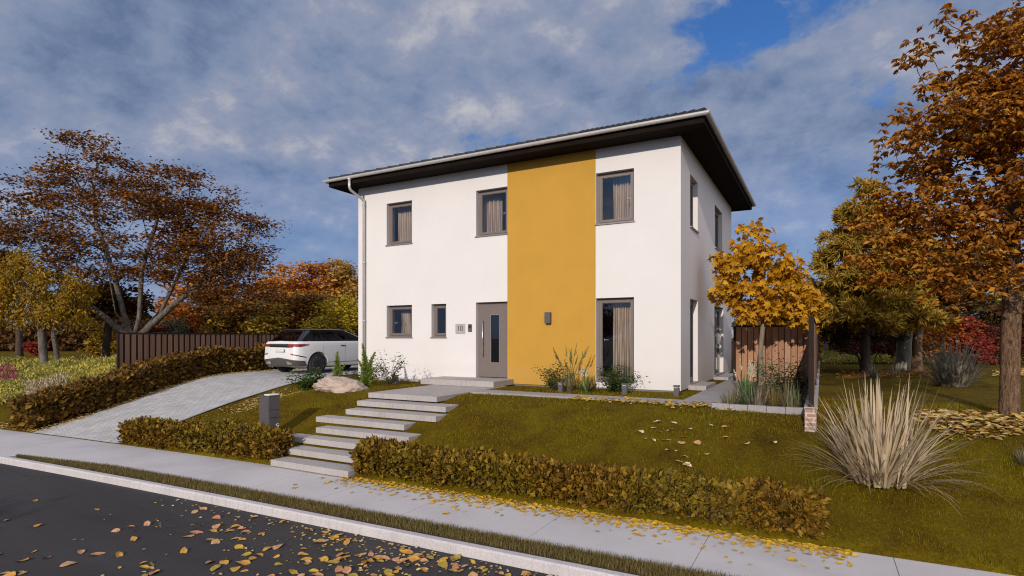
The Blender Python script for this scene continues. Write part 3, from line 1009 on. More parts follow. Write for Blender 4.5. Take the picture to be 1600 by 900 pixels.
def path_light(x, y, label):
    z = float(terr(x, y))
    t = empty('path_light', (x, y, z), label, 'garden light', 'low bollard lights along the house front')
    MB().box(-0.055, 0.055, -0.055, 0.055, -0.05, 0.19).build('post', M['lampgrey'], t, bevel=0.005)
    MB().box(-0.06, 0.06, -0.085, 0.06, 0.2155, 0.25).build('head', M['lampgrey'], t, bevel=0.005)
    MB().box(-0.045, 0.045, -0.07, 0.045, 0.191, 0.215).build('lens', M['plate'], t)
path_light(-5.36, 12.25, 'low grey bollard light in front of the tall reeds by the ochre wall')
path_light(-3.9, 12.5, 'low grey bollard light below the tall patio window')
path_light(-2.76, 12.55, 'low grey bollard light at the corner of the house')
path_light(-10.35, 12.3, 'low grey bollard light beside the white wall near the boulder')

# ------------------------------------------------------------------ fences
def fence(name, label, p0, p1, z0, z1, m, pw, gap, posts, back=True, deep=0.03):
    p0, p1 = Vector((*p0, 0)), Vector((*p1, 0))
    L = (p1 - p0).length
    t = empty(name, (p0.x, p0.y, 0), label, 'fence', rz=math.atan2(p1.y - p0.y, p1.x - p0.x))
    mb = MB()
    x = 0.04
    while x + pw < L:
        mb.box(x, x + pw, -deep, -0.002, z0, z1 - 0.012)
        x += pw + gap
    mb.build('board_panel', m, t)
    if back:
        MB().box(0.01, L - 0.01, 0.0, 0.02, z0, z1 - 0.03).build('back_panel', M['darkpost'] if back == 'dark' else m, t)
    MB().box(0, L, -deep - 0.012, 0.03, z1 - 0.0115, z1 + 0.03).build('top_rail', M['darkpost'], t)
    for s_ in posts:
        MB().box(s_ - 0.03, s_ + 0.03, -deep - 0.014, 0.032, z0 - 0.3, z1 - 0.0118).build('post', M['darkpost'], t)
    return t
fence('board_fence', 'long brown fence of upright boards behind the driveway hedge', (-21.0, 10.55), (-21.0, 33.0), -0.75, 1.24, M['brownboard'], 0.135, 0.075, [0.03, 5.5, 11, 16.5, 22.41], 'dark')
fence('screen_fence', 'reddish timber screen closing the planting bed behind the young maple', (-2.22, 17.62), (-0.16, 17.62), -0.16, 1.42, M['redwood'], 0.142, 0.018, [0.0, 2.03], 'dark')
# boundary wall of brick with timber fence on top
t = empty('garden_wall', (-0.15, 9.95, 0), 'low brick garden wall with pale coping running back beside the lawn', 'wall')
MB().box(-0.08, 0.08, 0, 20.5, -0.6, -0.035).build('brickwork', M['brick'], t)
MB().box(-0.095, 0.095, 0.24, 20.52, -0.0345, 0.0).build('coping', M['coping'], t)
MB().box(-0.083, 0.083, -0.003, 0.232, -0.0347, -0.012).build('top_course', M['brick'], t)
fence('boundary_fence', 'narrow reddish board fence standing on the brick garden wall', (-0.15, 10.22), (-0.15, 30.4), 0.003, 1.42, M['redwood'], 0.145, 0.01, [0.03, 5, 10, 15, 20.15])
fence('rear_fence', 'distant brown garden fence seen past the house corner', (-9.0, 31.2), (-0.3, 31.2), -0.25, 0.85, M['redwood'], 0.16, 0.012, [0.0, 4.3, 8.6])
# parasol beyond the house
t = empty('parasol', (-4.55, 28.2, -0.18), 'white garden parasol far behind the house corner', 'parasol')
mb = MB()
tip = mb.bm.verts.new((0, 0, 1.95)); rim = [mb.bm.verts.new((1.6 * math.cos(k * math.pi / 4), 1.6 * math.sin(k * math.pi / 4), 1.42)) for k in range(8)]
low = [mb.bm.verts.new((1.6 * math.cos(k * math.pi / 4), 1.6 * math.sin(k * math.pi / 4), 1.30)) for k in range(8)]
for k in range(8):
    mb.bm.faces.new((tip, rim[k], rim[(k + 1) % 8])); mb.bm.faces.new((rim[k], low[k], low[(k + 1) % 8], rim[(k + 1) % 8]))
mb.build('canopy', mat('parasol_cloth', (0.8, 0.78, 0.77), 0.9, 0.03), t)
MB().tube([(0, 0, 0), (0, 0, 1.92)], 0.025).build('pole', M['steel'], t)

# ------------------------------------------------------------------ car
M['carwhite'] = mat('white_car_paint', (0.80, 0.80, 0.80), 0.25, 0.01, coat=0.8)
M['carblack'] = mat('gloss_black_paint', (0.012, 0.012, 0.014), 0.15, 0.02, coat=1.0)
M['cladding'] = mat('grey_cladding', (0.085, 0.072, 0.068), 0.5, 0.06)
M['tyre'] = mat('tyre_rubber', (0.018, 0.018, 0.018), 0.8, 0.1)
M['rim'] = mat('dark_alloy', (0.10, 0.10, 0.105), 0.3, 0.05, metal=0.6)
M['taillight'] = mat('red_lens', (0.30, 0.014, 0.012), 0.2, 0.3, 14, coat=0.6)
M['carglass'] = glassmat('tinted_car_glass', (0.38, 0.36, 0.36), 1.7)
M['pale_ink'] = mat('plate_ink', (0.25, 0.26, 0.28), 0.5, 0.05)

CX, CYY = -16.72, 13.6
car = empty('parked_car', (CX, CYY, float(terr(CX, CYY)) + 0.02), 'white SUV with black roof and red tail lights parked on the driveway', 'car', rz=RAD(87.5))
_sx = [0.0, 0.04, 0.14, 0.35, 0.8, 1.3, 2.0, 2.8, 3.5, 4.1, 4.45, 4.68, 4.8]
_sw = [0.76, 0.84, 0.905, 0.945, 0.965, 0.968, 0.962, 0.962, 0.965, 0.945, 0.88, 0.78, 0.64]
_zz = [0.26, 0.34, 0.5, 0.66, 0.86, 1.0, 1.08, 1.13, 1.152]
_zw = [0.93, 0.965, 0.995, 1.0, 0.99, 0.975, 0.955, 0.93, 0.895]
_zr = [0.14, 0.07, 0.0, 0.012, 0.03, 0.02, 0.05, 0.085, 0.12]
def cw(x, z): return float(np.interp(x, _sx, _sw) * np.interp(z, _zz, _zw))
def cxp(x, z): return x + float(np.interp(z, _zz, _zr)) * max(0, 1 - x) ** 2 if x < 1 else x
def ztop(x):  # bonnet falls away at the front
    return float(np.interp(x, [0, 3.2, 3.7, 4.3, 4.65, 4.8], [1.152, 1.152, 1.10, 1.03, 0.93, 0.82]))
mb = MB()
rings = []
for x in _sx:
    k = ztop(x) / 1.152
    half = [(cxp(x, z), -cw(x, z), z if z < 0.6 else 0.6 + (z - 0.6) * (ztop(x) - 0.6) / 0.552) for z in _zz]
    ring = [(cxp(x, 0.26), 0, 0.26)] + half + [(half[-1][0], 0, half[-1][2] + 0.012)] + [(p[0], -p[1], p[2]) for p in half[::-1]]
    rings.append(ring)
mb.ring(rings)
body = mb.build('body', M['carwhite'], car, smooth=True)
bpy.context.view_layer.update()
WHX, WHR = (0.93, 3.80), 0.372
cut = MB()
for wx in WHX:
    cut.lathe([(-1.3, 0.43), (-0.60, 0.43)], 'x', 40)
    break
cut.bm.free()
def arch_cut(wx, side):
    c = MB()
    rings = []
    for yy in (0.55, 1.3):
        rings.append([(wx + 0.435 * math.cos(t), side * yy, 0.355 + 0.435 * math.sin(t)) for t in np.linspace(0, 2 * math.pi, 40, endpoint=False)])
    c.ring(rings)
    return c.build('arch_cutter', None, car)
for wx in WHX:
    for sd in (-1, 1):
        co = arch_cut(wx, sd)
        bpy.context.view_layer.update()
        md = body.modifiers.new('arch', 'BOOLEAN')
        md.operation = 'DIFFERENCE'; md.object = co; md.solver = 'EXACT'
        dg = bpy.context.evaluated_depsgraph_get()
        nm = bpy.data.meshes.new_from_object(body.evaluated_get(dg))
        body.modifiers.clear()
        body.data = nm
        bpy.data.objects.remove(co)
body.data.materials.clear(); body.data.materials.append(M['carwhite'])
for pgn in body.data.polygons: pgn.material_index = 0
mdn = body.modifiers.new('edges', 'EDGE_SPLIT'); mdn.split_angle = RAD(38)

# plan outline of the tail at height z: from the centre of the rear face round the corner and along the flank
def plan(z):
    pts = [(cxp(0, z), -q * cw(0, z)) for q in (0, 0.2, 0.4, 0.6, 0.8, 1.0)]
    for x in list(np.linspace(0.02, 0.14, 5)) + list(np.linspace(0.2, 4.4, 60)):
        pts.append((cxp(x, z), -cw(x, z)))
    P = np.array(pts)
    D = np.concatenate([[0], np.cumsum(np.hypot(*np.diff(P, axis=0).T))])
    return P, D
def wrap(mb, za, zb, s0, s1, side=-1, out=0.006, n=14, za1=None, zb1=None):
    """thin strip on the body skin between path lengths s0..s1 (from the rear centre), heights za..zb (fading to za1..zb1)"""
    prev = None
    nz = max(1, int(round((zb - za) / 0.05)))
    for i in range(n + 1):
        f = i / n
        s_ = s0 + (s1 - s0) * f
        col = []
        a_ = za + ((za1 if za1 is not None else za) - za) * f
        b_ = zb + ((zb1 if zb1 is not None else zb) - zb) * f
        for k in range(nz + 1):
            z = a_ + (b_ - a_) * k / nz
            P, D = plan(z)
            x = np.interp(s_, D, P[:, 0]); y = np.interp(s_, D, P[:, 1])
            x2 = np.interp(s_ + 0.02, D, P[:, 0]); y2 = np.interp(s_ + 0.02, D, P[:, 1])
            tx, ty = x2 - x, y2 - y
            l = math.hypot(tx, ty) + 1e-9
            nx, ny = -ty / l, tx / l
            if nx * 0 + ny > 0 or (abs(ny) < 0.3 and nx > 0): nx, ny = -nx, -ny
            o_ = out
            col.append(mb.bm.verts.new((x + nx * o_, (y + ny * o_) * (1 if side < 0 else -1), z)))
            if k in (0, nz): col.append(mb.bm.verts.new((x - nx * 0.002, (y - ny * 0.002) * (1 if side < 0 else -1), z)))
        # order: outer0, inner0, outer1 .. outerN, innerN
        row = [col[1], col[0]] + col[2:]
        if prev:
            for a, b in zip(range(len(row) - 1), range(1, len(row))):
                mb.bm.faces.new((prev[a], row[a], row[b], prev[b]))
        prev = row
    return mb
MIR = (-1, 1)
mb = MB()
for sd in MIR: wrap(mb, 0.955, 1.065, 0.0, 0.52, sd, 0.008)
mb.build('tailgate_trim', M['carblack'], car)
for sd in MIR:
    mb = wrap(MB(), 0.965, 1.06, 0.50, 1.02, sd, 0.014)
    wrap(mb, 0.965, 1.06, 1.02, 1.32, sd, 0.012, 8, 1.03, 1.05)
    mb.build('tail_light', M['taillight'], car)
mb = MB()
for sd in MIR: wrap(mb, 0.262, 0.585, 0.0, 1.18, sd, 0.012, 18, 0.28, 0.47)
mb.build('bumper', M['cladding'], car)
for sd in MIR:
    mb = wrap(MB(), 0.70, 0.735, 0.62, 1.0, sd, 0.008, 10, 0.63, 0.665)
    mb.build('reflector', M['taillight'], car)
    mb = wrap(MB(), 0.62, 0.66, 1.0, 1.25, sd, 0.007, 8, 0.585, 0.61)
    mb.build('bumper_vent', M['carblack'], car)
    mb = wrap(MB(), 0.34, 0.47, 0.44, 0.70, sd, 0.03, 8, 0.36, 0.40)
    mb.build('exhaust_trim', M['steel'], car)
    mb = wrap(MB(), 0.385, 0.405, 2.15, 3.95, sd, 0.004, 8)
    mb.build('sill_trim', M['carblack'], car)
    mb = wrap(MB(), 0.985, 1.012, 2.75, 2.97, sd, 0.02, 6)
    mb.build('door_handle', M['carblack'], car)
    wrap(MB(), 0.42, 1.12, 1.96, 1.965, sd, 0.0015, 1).build('door_seam', M['carblack'], car)
    wrap(MB(), 0.42, 1.12, 2.985, 2.99, sd, 0.0015, 1).build('door_seam', M['carblack'], car)
# number plate
P, D = plan(0.8)
t = MB().box(-0.012, 0.0, -0.26, 0.26, 0.79, 0.90).build('number_plate', M['white'], car, loc=(P[0][0] - 0.006, 0, 0))
o = text('N  117', 0.10, M['pale_ink'], t, (-0.0125, 0, 0.845), (RAD(90), 0, RAD(-90)), 'plate_lettering', 0.0008)
# glasshouse
def G(z):
    k = (z - 1.15) / 0.40
    return 0.20 + 0.44 * k, 3.62 - 1.10 * k, 0.855 - 0.215 * k
per = [(0, -.84), (.03, -.95), (.10, -1), (.17, -1), (.285, -1), (.315, -1), (.56, -1), (.61, -1), (.93, -.98), (1, -.84)]
per = per + [(a, -b) for a, b in per[::-1]]
kinds = ['k', 'k', 'k', 'q', 'k', 's', 'k', 's', 'k', 'w', 'k', 's', 'k', 's', 'k', 'q', 'k', 'k', 'k', 'r']
def gp(i, z):
    xr_, xf_, h = G(z)
    a, b = per[i % len(per)]
    return (xr_ + (xf_ - xr_) * a, h * b, z)
fr = MB()
for i, kd in enumerate(kinds):
    if kd == 'k':
        fr.face([gp(i, 1.148), gp(i + 1, 1.148), gp(i + 1, 1.55), gp(i, 1.55)])
    else:
        fr.face([gp(i, 1.495), gp(i + 1, 1.495), gp(i + 1, 1.55), gp(i, 1.55)])
        fr.face([gp(i, 1.148), gp(i + 1, 1.148), gp(i + 1, 1.17), gp(i, 1.17)])
        g_ = MB().face([gp(i, 1.17), gp(i + 1, 1.17), gp(i + 1, 1.495), gp(i, 1.495)])
        g_.build({'q': 'quarter_window', 's': 'side_window', 'w': 'windscreen', 'r': 'rear_window'}[kd], M['carglass'], car)
fr.build('window_frame', M['carblack'], car)
mb = MB()
rings = []
for z, ins in ((1.55, 0.0), (1.58, 0.05), (1.597, 0.2), (1.602, 0.4)):
    xr_, xf_, h = G(1.55)
    rings.append([(xr_ - 0.06 * (ins == 0) + ins * 0.8 + (xf_ - xr_ - ins * 1.6) * a, (h - ins * 0.8) * b, z) for a, b in per])
mb.ring(rings)
mb.build('roof', M['carblack'], car, smooth=True)
for yy in (-0.36, 0.36):
    for xx in (1.55, 2.35):
        MB().box(xx, xx + 0.14, yy - 0.24, yy + 0.24, 0.9, 1.36).build('seat', M['black'], car, bevel=0.04)
def wheel(wx, sd):
    w = MB().lathe([(-0.12, 0.25), (-0.125, 0.33), (-0.1, WHR - 0.01), (-0.06, WHR), (0.06, WHR), (0.1, WHR - 0.01), (0.125, 0.33), (0.12, 0.25)], 'x', 40)
    wl = w.build('wheel', M['tyre'], car, smooth=True, loc=(wx, sd * 0.83, WHR - 0.015))
    wl.rotation_euler = (0, 0, RAD(90) * -sd * -1 if sd > 0 else RAD(-90))
    r = MB()
    r.lathe([(0.02, 0.0), (0.02, 0.262), (0.115, 0.27), (0.125, 0.262), (0.125, 0.245), (0.05, 0.235), (0.035, 0.0)], 'x', 40)
    for k in range(10):
        for off in (-0.05, 0.05):
            t0 = 2 * math.pi * k / 10
            c_, s_ = math.cos(t0), math.sin(t0)
            c2, s2 = math.cos(t0 + off * 2.2), math.sin(t0 + off * 2.2)
            r.tube([(0.10, 0.05 * c_, 0.05 * s_), (0.122, 0.25 * c2, 0.25 * s2)], 0.013, 6)
    r.lathe([(0.06, 0.065), (0.11, 0.06), (0.115, 0.0)], 'x', 16)
    r.build('rim', M['rim'], wl, smooth=True)
for wx in WHX:
    for sd in (-1, 1): wheel(wx, sd)
for sd in (-1, 1):
    MB().box(-0.02, 0.06, -0.12, 0.12, 0, 0.15).build('mirror', M['carblack'], car, bevel=0.03, loc=(2.95, sd * 1.0, 1.13))
    MB().box(0, 0.06, -0.22, 0.22, 0, 0.09).build('headlight', M['glass'], car, loc=(4.62, sd * 0.55, 0.78))
# ------------------------------------------------------------------ foliage
UPZ = np.array([0.0, 0, 1])
def unit(v): return v / (np.linalg.norm(v, axis=-1, keepdims=True) + 1e-9)
SHAPES = {}
# (u along, v across, h lift) and triangles
SHAPES['leaf'] = (np.array([(0, 0, 0), (.45, .5, .14), (1, 0, -.06), (.45, -.5, .14)]), np.array([(0, 2, 1), (0, 3, 2)]))
_o = [(0, 0), (-.02, .24), (.14, .50), (.34, .24), (.62, .50), (.60, .17), (1, 0), (.60, -.17), (.62, -.50), (.34, -.24), (.14, -.50), (-.02, -.24)]
_m = np.array([(.32, 0, .05)] + [(u, v, -.22 * u * u - .35 * abs(v)) for u, v in _o])
SHAPES['maple'] = (_m, np.array([(0, 1 + i, 1 + (i + 1) % 12) for i in range(12)]))
_e = [(0, 0), (.2, .3), (.5, .46), (.8, .28), (1, 0), (.8, -.28), (.5, -.46), (.2, -.3)]
_m = np.array([(.5, 0, 0)] + [(u, v, .25 * abs(v) + .1 * (u - .5) ** 2) for u, v in _e])
SHAPES['oval'] = (_m, np.array([(0, 1 + i, 1 + (i + 1) % 8) for i in range(8)]))


def leaf_mesh(name, P, A, N, L, W, shape='leaf'):
    T, Fc = SHAPES[shape]
    A = unit(A)
    S = unit(np.cross(N, A))
    N = np.cross(A, S)
    V = (P[:, None, :] + A[:, None, :] * (T[None, :, 0:1] * L[:, None, None]) + S[:, None, :] * (T[None, :, 1:2] * W[:, None, None])
         + N[:, None, :] * (T[None, :, 2:3] * L[:, None, None]))
    n, k = len(P), len(T)
    Fa = (Fc[None] + (np.arange(n) * k)[:, None, None]).reshape(-1, 3)
    return raw_mesh(name, V.reshape(-1, 3), [Fa])


def rand_unit(rng, n):
    return unit(rng.normal(size=(n, 3)))


def blades_mesh(name, P, az, L, W, lean, droop, seg=5):
    """grass-like strips: start at P, lean from the vertical (rad), bending over by droop (rad) towards the tip"""
    n = len(P)
    H = np.stack([np.cos(az), np.sin(az), np.zeros(n)], -1)
    S = np.stack([-np.sin(az), np.cos(az), np.zeros(n)], -1)
    pos = P.copy()
    rows = []
    for i in range(seg + 1):
        f = i / seg
        w = W * (0.75 + 0.5 * f if f < .3 else 0.9 * (1 - (f - .3) / .7) + 0.02)
        rows.append(np.stack([pos - S * w[:, None] / 2, pos + S * w[:, None] / 2], 1))
        a = lean + droop * f * f
        pos = pos + (H * np.sin(a)[:, None] + UPZ * np.cos(a)[:, None]) * (L / seg)[:, None]
    V = np.stack(rows, 1).reshape(n, -1, 3)
    q = np.array([(2 * i, 2 * i + 1, 2 * i + 3, 2 * i + 2) for i in range(seg)])
    Fa = (q[None] + (np.arange(n) * (2 * seg + 2))[:, None, None]).reshape(-1, 4)
    return raw_mesh(name, V.reshape(-1, 3), [Fa])


def lobes_sample(lobes, n, rng, shell=0.45):
    lob = np.array(lobes, float)
    w = (lob[:, 3] * lob[:, 4] * lob[:, 5]) ** 0.75
    k = rng.choice(len(lob), n, p=w / w.sum())
    d = rand_unit(rng, n)
    r = rng.uniform(shell ** 3, 1, n) ** (1 / 3)
    l = lob[k, :3] + d * r[:, None] * lob[k, 3:]
    return l


def to_world(l, b):
    """(lateral, depth, height) offsets of a crown to world offsets"""
    return l[:, :1] * R2 + l[:, 1:2] * F2 + l[:, 2:3] * UPZ + np.asarray(b)


def grow(trunks, cl, rng, base_r, tip_r=0.012, seg=0.45, up=0.22, wander=0.12):
    """limbs: every foliage cluster is joined to the nearest suitable point of the growing skeleton"""
    P, par, plen = [], [], []
    for tr in trunks:
        tr = np.array(tr, float)
        prev = -1
        for a, b in zip(tr, tr[1:]):
            n = max(1, int(np.linalg.norm(b - a) / seg))
            for i in range(n):
                P.append(a + (b - a) * i / n); par.append(prev); plen.append(0 if prev < 0 else plen[prev] + seg); prev = len(P) - 1
        P.append(tr[-1]); par.append(prev); plen.append(plen[prev] + seg)
    nt = len(P)
    T0 = np.array(P)
    order = np.argsort([np.min(np.linalg.norm(T0 - c, axis=1)) for c in cl])
    cap = nt + len(cl) * 40
    A = np.zeros((cap, 3)); A[:nt] = T0
    PL = np.zeros(cap); PL[:nt] = plen
    n = nt
    zmin = T0[:, 2].min()
    for ci in order:
        c = cl[ci]
        d = np.linalg.norm(A[:n] - c, axis=1)
        cost = d + 0.12 * PL[:n] + 1.6 * np.maximum(0, A[:n, 2] - c[2] + 0.25 * d) + 3.0 * np.maximum(0, 0.35 - (A[:n, 2] - zmin)) 
        j = int(np.argmin(cost))
        D = d[j]
        k = int(np.clip(D / seg, 1, 36))
        a = A[j].copy(); pr = j
        off = rng.normal(size=3) * wander * D
        for i in range(1, k + 1):
            f = i / k
            q = a + (c - a) * f + (UPZ * (-up) * D * 0.6 + off) * math.sin(math.pi * f) * (0.5 if i < k else 0)
            A[n] = q; par.append(pr); PL[n] = PL[pr] + D / k
            pr = n; n += 1
    A = A[:n]
    par = np.array(par)
    ntip = np.zeros(n)
    kids = [[] for _ in range(n)]
    for i in range(n):
        if par[i] >= 0: kids[par[i]].append(i)
    for i in range(n - 1, -1, -1):
        if not kids[i]: ntip[i] = 1
        if par[i] >= 0: ntip[par[i]] += ntip[i]
    roots = [i for i in range(n) if par[i] < 0]
    total = sum(ntip[i] for i in roots)
    if len(roots) > 3:                      # a short bole carrying the separate limbs
        i = roots[0]
        while i is not None and i < nt:
            ntip[i] = total
            nx_ = [q for q in kids[i] if q < nt and q == i + 1]
            i = nx_[0] if nx_ else None
    e = math.log(base_r / tip_r) / math.log(max(2, total))
    r = tip_r * ntip ** e
    return A, par, kids, r


def limb_mesh(name, sk, flare=0.0, sides=7):
    A, par, kids, r = sk
    V, Q = [], []
    base_i = 0
    starts = [(i, None) for i in range(len(A)) if par[i] < 0]
    while starts:
        i, p = starts.pop()
        chain = [] if p is None else [p]
        rad = [] if p is None else [min(r[p], r[i] * 1.15)]
        j = i
        while True:
            chain.append(j); rad.append(r[j])
            if not kids[j]: break
            ks = sorted(kids[j], key=lambda q: -r[q])
            for q in ks[1:]: starts.append((q, j))
            j = ks[0]
        pts = A[chain]
        if len(pts) < 2: continue
        rad = np.array(rad)
        if p is None and flare:
            h = pts[:, 2] - pts[0, 2]
            rad = rad * (1 + flare * np.exp(-h / 0.35))
        d = np.gradient(pts, axis=0)
        d = unit(d)
        ref = np.array([0.31, 0.87, 0.12])
        a = unit(np.cross(d, ref)); b = np.cross(d, a)
        ns = sides if rad[0] > 0.03 else 4
        th = np.arange(ns) * 2 * math.pi / ns
        ring = pts[:, None, :] + (a[:, None, :] * np.cos(th)[None, :, None] + b[:, None, :] * np.sin(th)[None, :, None]) * rad[:, None, None]
        V.append(ring.reshape(-1, 3))
        m = len(pts)
        ii = np.arange(m - 1)[:, None] * ns + np.arange(ns)[None, :]
        jj = np.arange(m - 1)[:, None] * ns + (np.arange(ns)[None, :] + 1) % ns
        Q.append(np.stack([ii, jj, jj + ns, ii + ns], -1).reshape(-1, 4) + base_i)
        base_i += m * ns
    me = raw_mesh(name, np.concatenate(V), [np.concatenate(Q)])
    me.polygons.foreach_set('use_smooth', [True] * len(me.polygons))
    return me


def spray(c, n, rng, rx, rz, L, tilt=0.5, droop=0.15, sizevar=0.3):
    k = len(c)
    P = np.repeat(c, n, 0) + rng.normal(size=(k * n, 3)) * np.array([rx, rx, rz]) * 0.6
    az = rng.uniform(0, 2 * math.pi, k * n)
    A = np.stack([np.cos(az), np.sin(az), rng.normal(-droop, 0.25, k * n)], -1)
    N = UPZ + rand_unit(rng, k * n) * tilt
    Ls = L * (1 + rng.uniform(-sizevar, sizevar, k * n))
    return P, A, N, Ls


def whorls(c, n, rng, rx, rz, L, per=5, droop=0.45, tilt=0.35):
    k = len(c)
    P0 = np.repeat(c, n, 0) + rng.normal(size=(k * n, 3)) * np.array([rx, rx, rz]) * 0.6
    az0 = rng.uniform(0, 2 * math.pi, k * n)
    P = np.repeat(P0, per, 0)
    az = np.repeat(az0, per) + np.tile(np.linspace(-1.5, 1.5, per), k * n) + rng.normal(0, .2, k * n * per)
    A = np.stack([np.cos(az), np.sin(az), rng.normal(-droop, 0.25, len(az))], -1)
    N = UPZ + rand_unit(rng, len(az)) * tilt
    Ls = L * (1 + rng.uniform(-0.35, 0.25, len(az)))
    return P, A, N, Ls


def tree(name, label, base, trunks, lobes, seed, leafm, bark, base_r, ncl, nleaf, L, wr=0.55, rx=0.5, rz=0.16, shape='leaf', tilt=0.5, droop=0.15, shell=0.45,
         mode='spray', group=None, seg=0.45, tip=0.012, flare=0.35, cat='tree', wander=0.12, sides=8):
    rng = np.random.default_rng(seed)
    t = empty(name, base, label, cat, group)
    cl = to_world(lobes_sample(lobes, ncl, rng, shell), (0, 0, 0))
    sk = grow([[np.array(R2) * p[0] + np.array(F2) * p[1] + UPZ * p[2] for p in tr] for tr in trunks], cl, rng, base_r, tip, seg, wander=wander)
    link('trunk', limb_mesh('trunk', sk, flare, sides), bark, t)
    if mode == 'spray':
        P, A, N, Ls = spray(cl, nleaf, rng, rx, rz, L, tilt, droop)
    elif mode == 'whorl':
        P, A, N, Ls = whorls(cl, nleaf, rng, rx, rz, L, 5, droop, tilt)
    elif mode == 'needle':
        k = len(cl)
        P0 = np.repeat(cl, nleaf, 0) + rng.normal(size=(k * nleaf, 3)) * np.array([rx, rx, rz]) * 0.5
        per = 14
        P = np.repeat(P0, per, 0)
        out = unit(np.repeat(np.repeat(cl, nleaf, 0) * np.array([1, 1, 0]), per, 0) + 1e-3)
        A = out * 0.8 + rand_unit(rng, len(P)) * 0.95 + np.array([0, 0, 0.05])
        N = rand_unit(rng, len(P)); Ls = L * rng.uniform(0.7, 1.2, len(P))
    keep = P[:, 2] + base[2] > -0.1
    P, A, N, Ls = P[keep], A[keep], N[keep], Ls[keep]
    link('crown', leaf_mesh('crown', P, A, N, Ls, Ls * wr, shape), leafm, t)
    return t


def gpos(px, d):
    x, y = bearing(px, d)
    return (x, y, float(terr(x, y)))

# ---- the two big trees and the young maple
b = gpos(207, 25.0)
tree('copper_beech', 'large spreading tree with copper brown leaves and many grey limbs behind the board fence', b,
     [[(0, 0, 0), (0, 0, 1.3)], [(0, 0, 1.2), (-1.6, -.2, 2.6), (-3.0, -.3, 4.2), (-4.0, -.3, 5.6)], [(0, 0, 1.25), (-.5, .2, 2.3), (-.8, 0, 4.0), (-1.6, 0, 6.4), (-1.8, 0, 8.4)],
      [(0.05, 0, 1.2), (.5, -.3, 2.2), (.6, -.3, 4.2), (1.2, -.2, 6.4)], [(0.1, 0, 1.2), (1.6, .1, 2.6), (3.2, .2, 4.0)], [(0.1, 0, 1.25), (.9, .5, 2.4), (1.6, .8, 4.2), (2.6, .6, 6.2)], [(0.1, -.1, 1.2), (-.2, -.8, 2.4), (-.1, -1.4, 4.2)]],
     [(-1.6, 0, 8.4, 2.0, 1.8, 1.9), (2.2, 0, 7.5, 2.0, 2, 1.7), (-4.6, 0, 7.0, 2.0, 2.2, 1.6), (0.2, -.8, 6.2, 2.8, 2.4, 1.7), (4.0, 0, 5.8, 2.3, 2.4, 1.5), (-4.4, -.6, 5.2, 2.6, 2.4, 1.3),
      (5.1, -.3, 4.3, 1.5, 1.8, 1.0), (-6.6, 0, 5.6, 1.8, 2, 1.4), (2.2, .5, 4.9, 2.6, 2.6, 1.0), (-1.5, 0.3, 4.6, 2.0, 2.4, .8), (5.4, -.3, 3.0, 1.2, 1.4, .9), (4.0, -.3, 3.0, 1.6, 1.6, 1.0), (-6.4, 0, 4.0, 1.6, 2, 1.0), (3.0, -.5, 4.2, 1.8, 2, .8), (-4.0, -.5, 3.8, 1.6, 1.6, .6), (0.6, 0, 3.9, 1.6, 1.5, .5)],
     11, M['lf_brown'], M['bark_grey'], 0.34, 420, 98, 0.145, wr=0.6, rx=0.60, rz=0.18, tilt=0.95, droop=0.1, tip=0.010, wander=0.10)

b = (2.71, 12.12, float(terr(2.71, 12.12)) - 0.03)
tree('russet_chestnut', 'tall tree with drooping russet leaves and brown bark standing in yellow leaf litter', b,
     [[(0, 0, 0), (0.02, 0, 1.2), (0.07, 0, 2.6), (0.03, 0, 4.0), (-0.1, 0, 5.6)]],
     [(-.75, 0, 5.8, .8, 1.0, 1.0), (.45, 0, 5.9, 1.1, 1.1, 1.2), (-.95, -.1, 4.6, .85, 1.0, .85), (-1.35, 0, 3.5, .8, 1.0, .7), (-.5, .3, 3.8, 1.3, 1.3, .9), (1.1, 0, 4.2, 1.4, 1.3, 1.2),
      (-1.1, -.2, 2.55, 1.05, 1.0, .6), (.1, -.3, 2.4, 1.1, .9, .42), (1.2, 0, 2.7, 1.0, 1.0, .6), (-.6, .5, 5.0, .9, 1.1, .9), (-1.6, .2, 2.95, .55, .8, .5), (-.3, -.3, 4.8, 1.1, .8, .9), (-.2, -.4, 3.3, 1.1, .7, .6), (.35, -.5, 2.9, .9, .45, .6), (.5, -.45, 4.3, 1.1, .6, 1.0), (.9, .2, 5.2, 1.2, 1.0, 1.0), (1.7, 0, 3.4, 1.0, 1.0, .9), (-1.75, .1, 3.35, .6, .8, .6), (-1.9, .2, 2.7, .5, .7, .45)],
     12, M['lf_russet'], M['bark_brown'], 0.13, 350, 18, 0.116, wr=0.5, rx=0.27, rz=0.16, tilt=0.85, droop=0.5, mode='whorl', seg=0.25, tip=0.006, flare=0.12, shell=0.3, sides=16)

b = (-1.37, 16.1, -0.15)
tree('young_maple', 'young maple with golden lobed leaves in the planting bed beside the house', b,
     [[(0, 0, 0), (-.03, 0, .9), (.04, 0, 1.6), (-.02, 0, 2.7), (-.1, 0, 3.85)]],
     [(-.14, 0, 3.85, .40, .4, .42), (-.12, 0, 3.3, .80, .7, .55), (-.72, 0, 3.15, .55, .55, .45), (.5, 0, 3.0, .65, .6, .5), (-.55, -.1, 2.45, .70, .65, .5), (.4, -.1, 2.3, .75, .7, .5), (1.05, 0, 2.25, .5, .55, .42), (-.1, 0, 1.9, .65, .6, .33), (.85, -.1, 1.8, .5, .5, .33)],
     13, M['lf_maple'], M['bark_young'], 0.06, 125, 16, 0.18, wr=1.0, rx=0.2, rz=0.15, shape='maple', tilt=1.0, droop=0.55, seg=0.15, tip=0.006, shell=0.2)

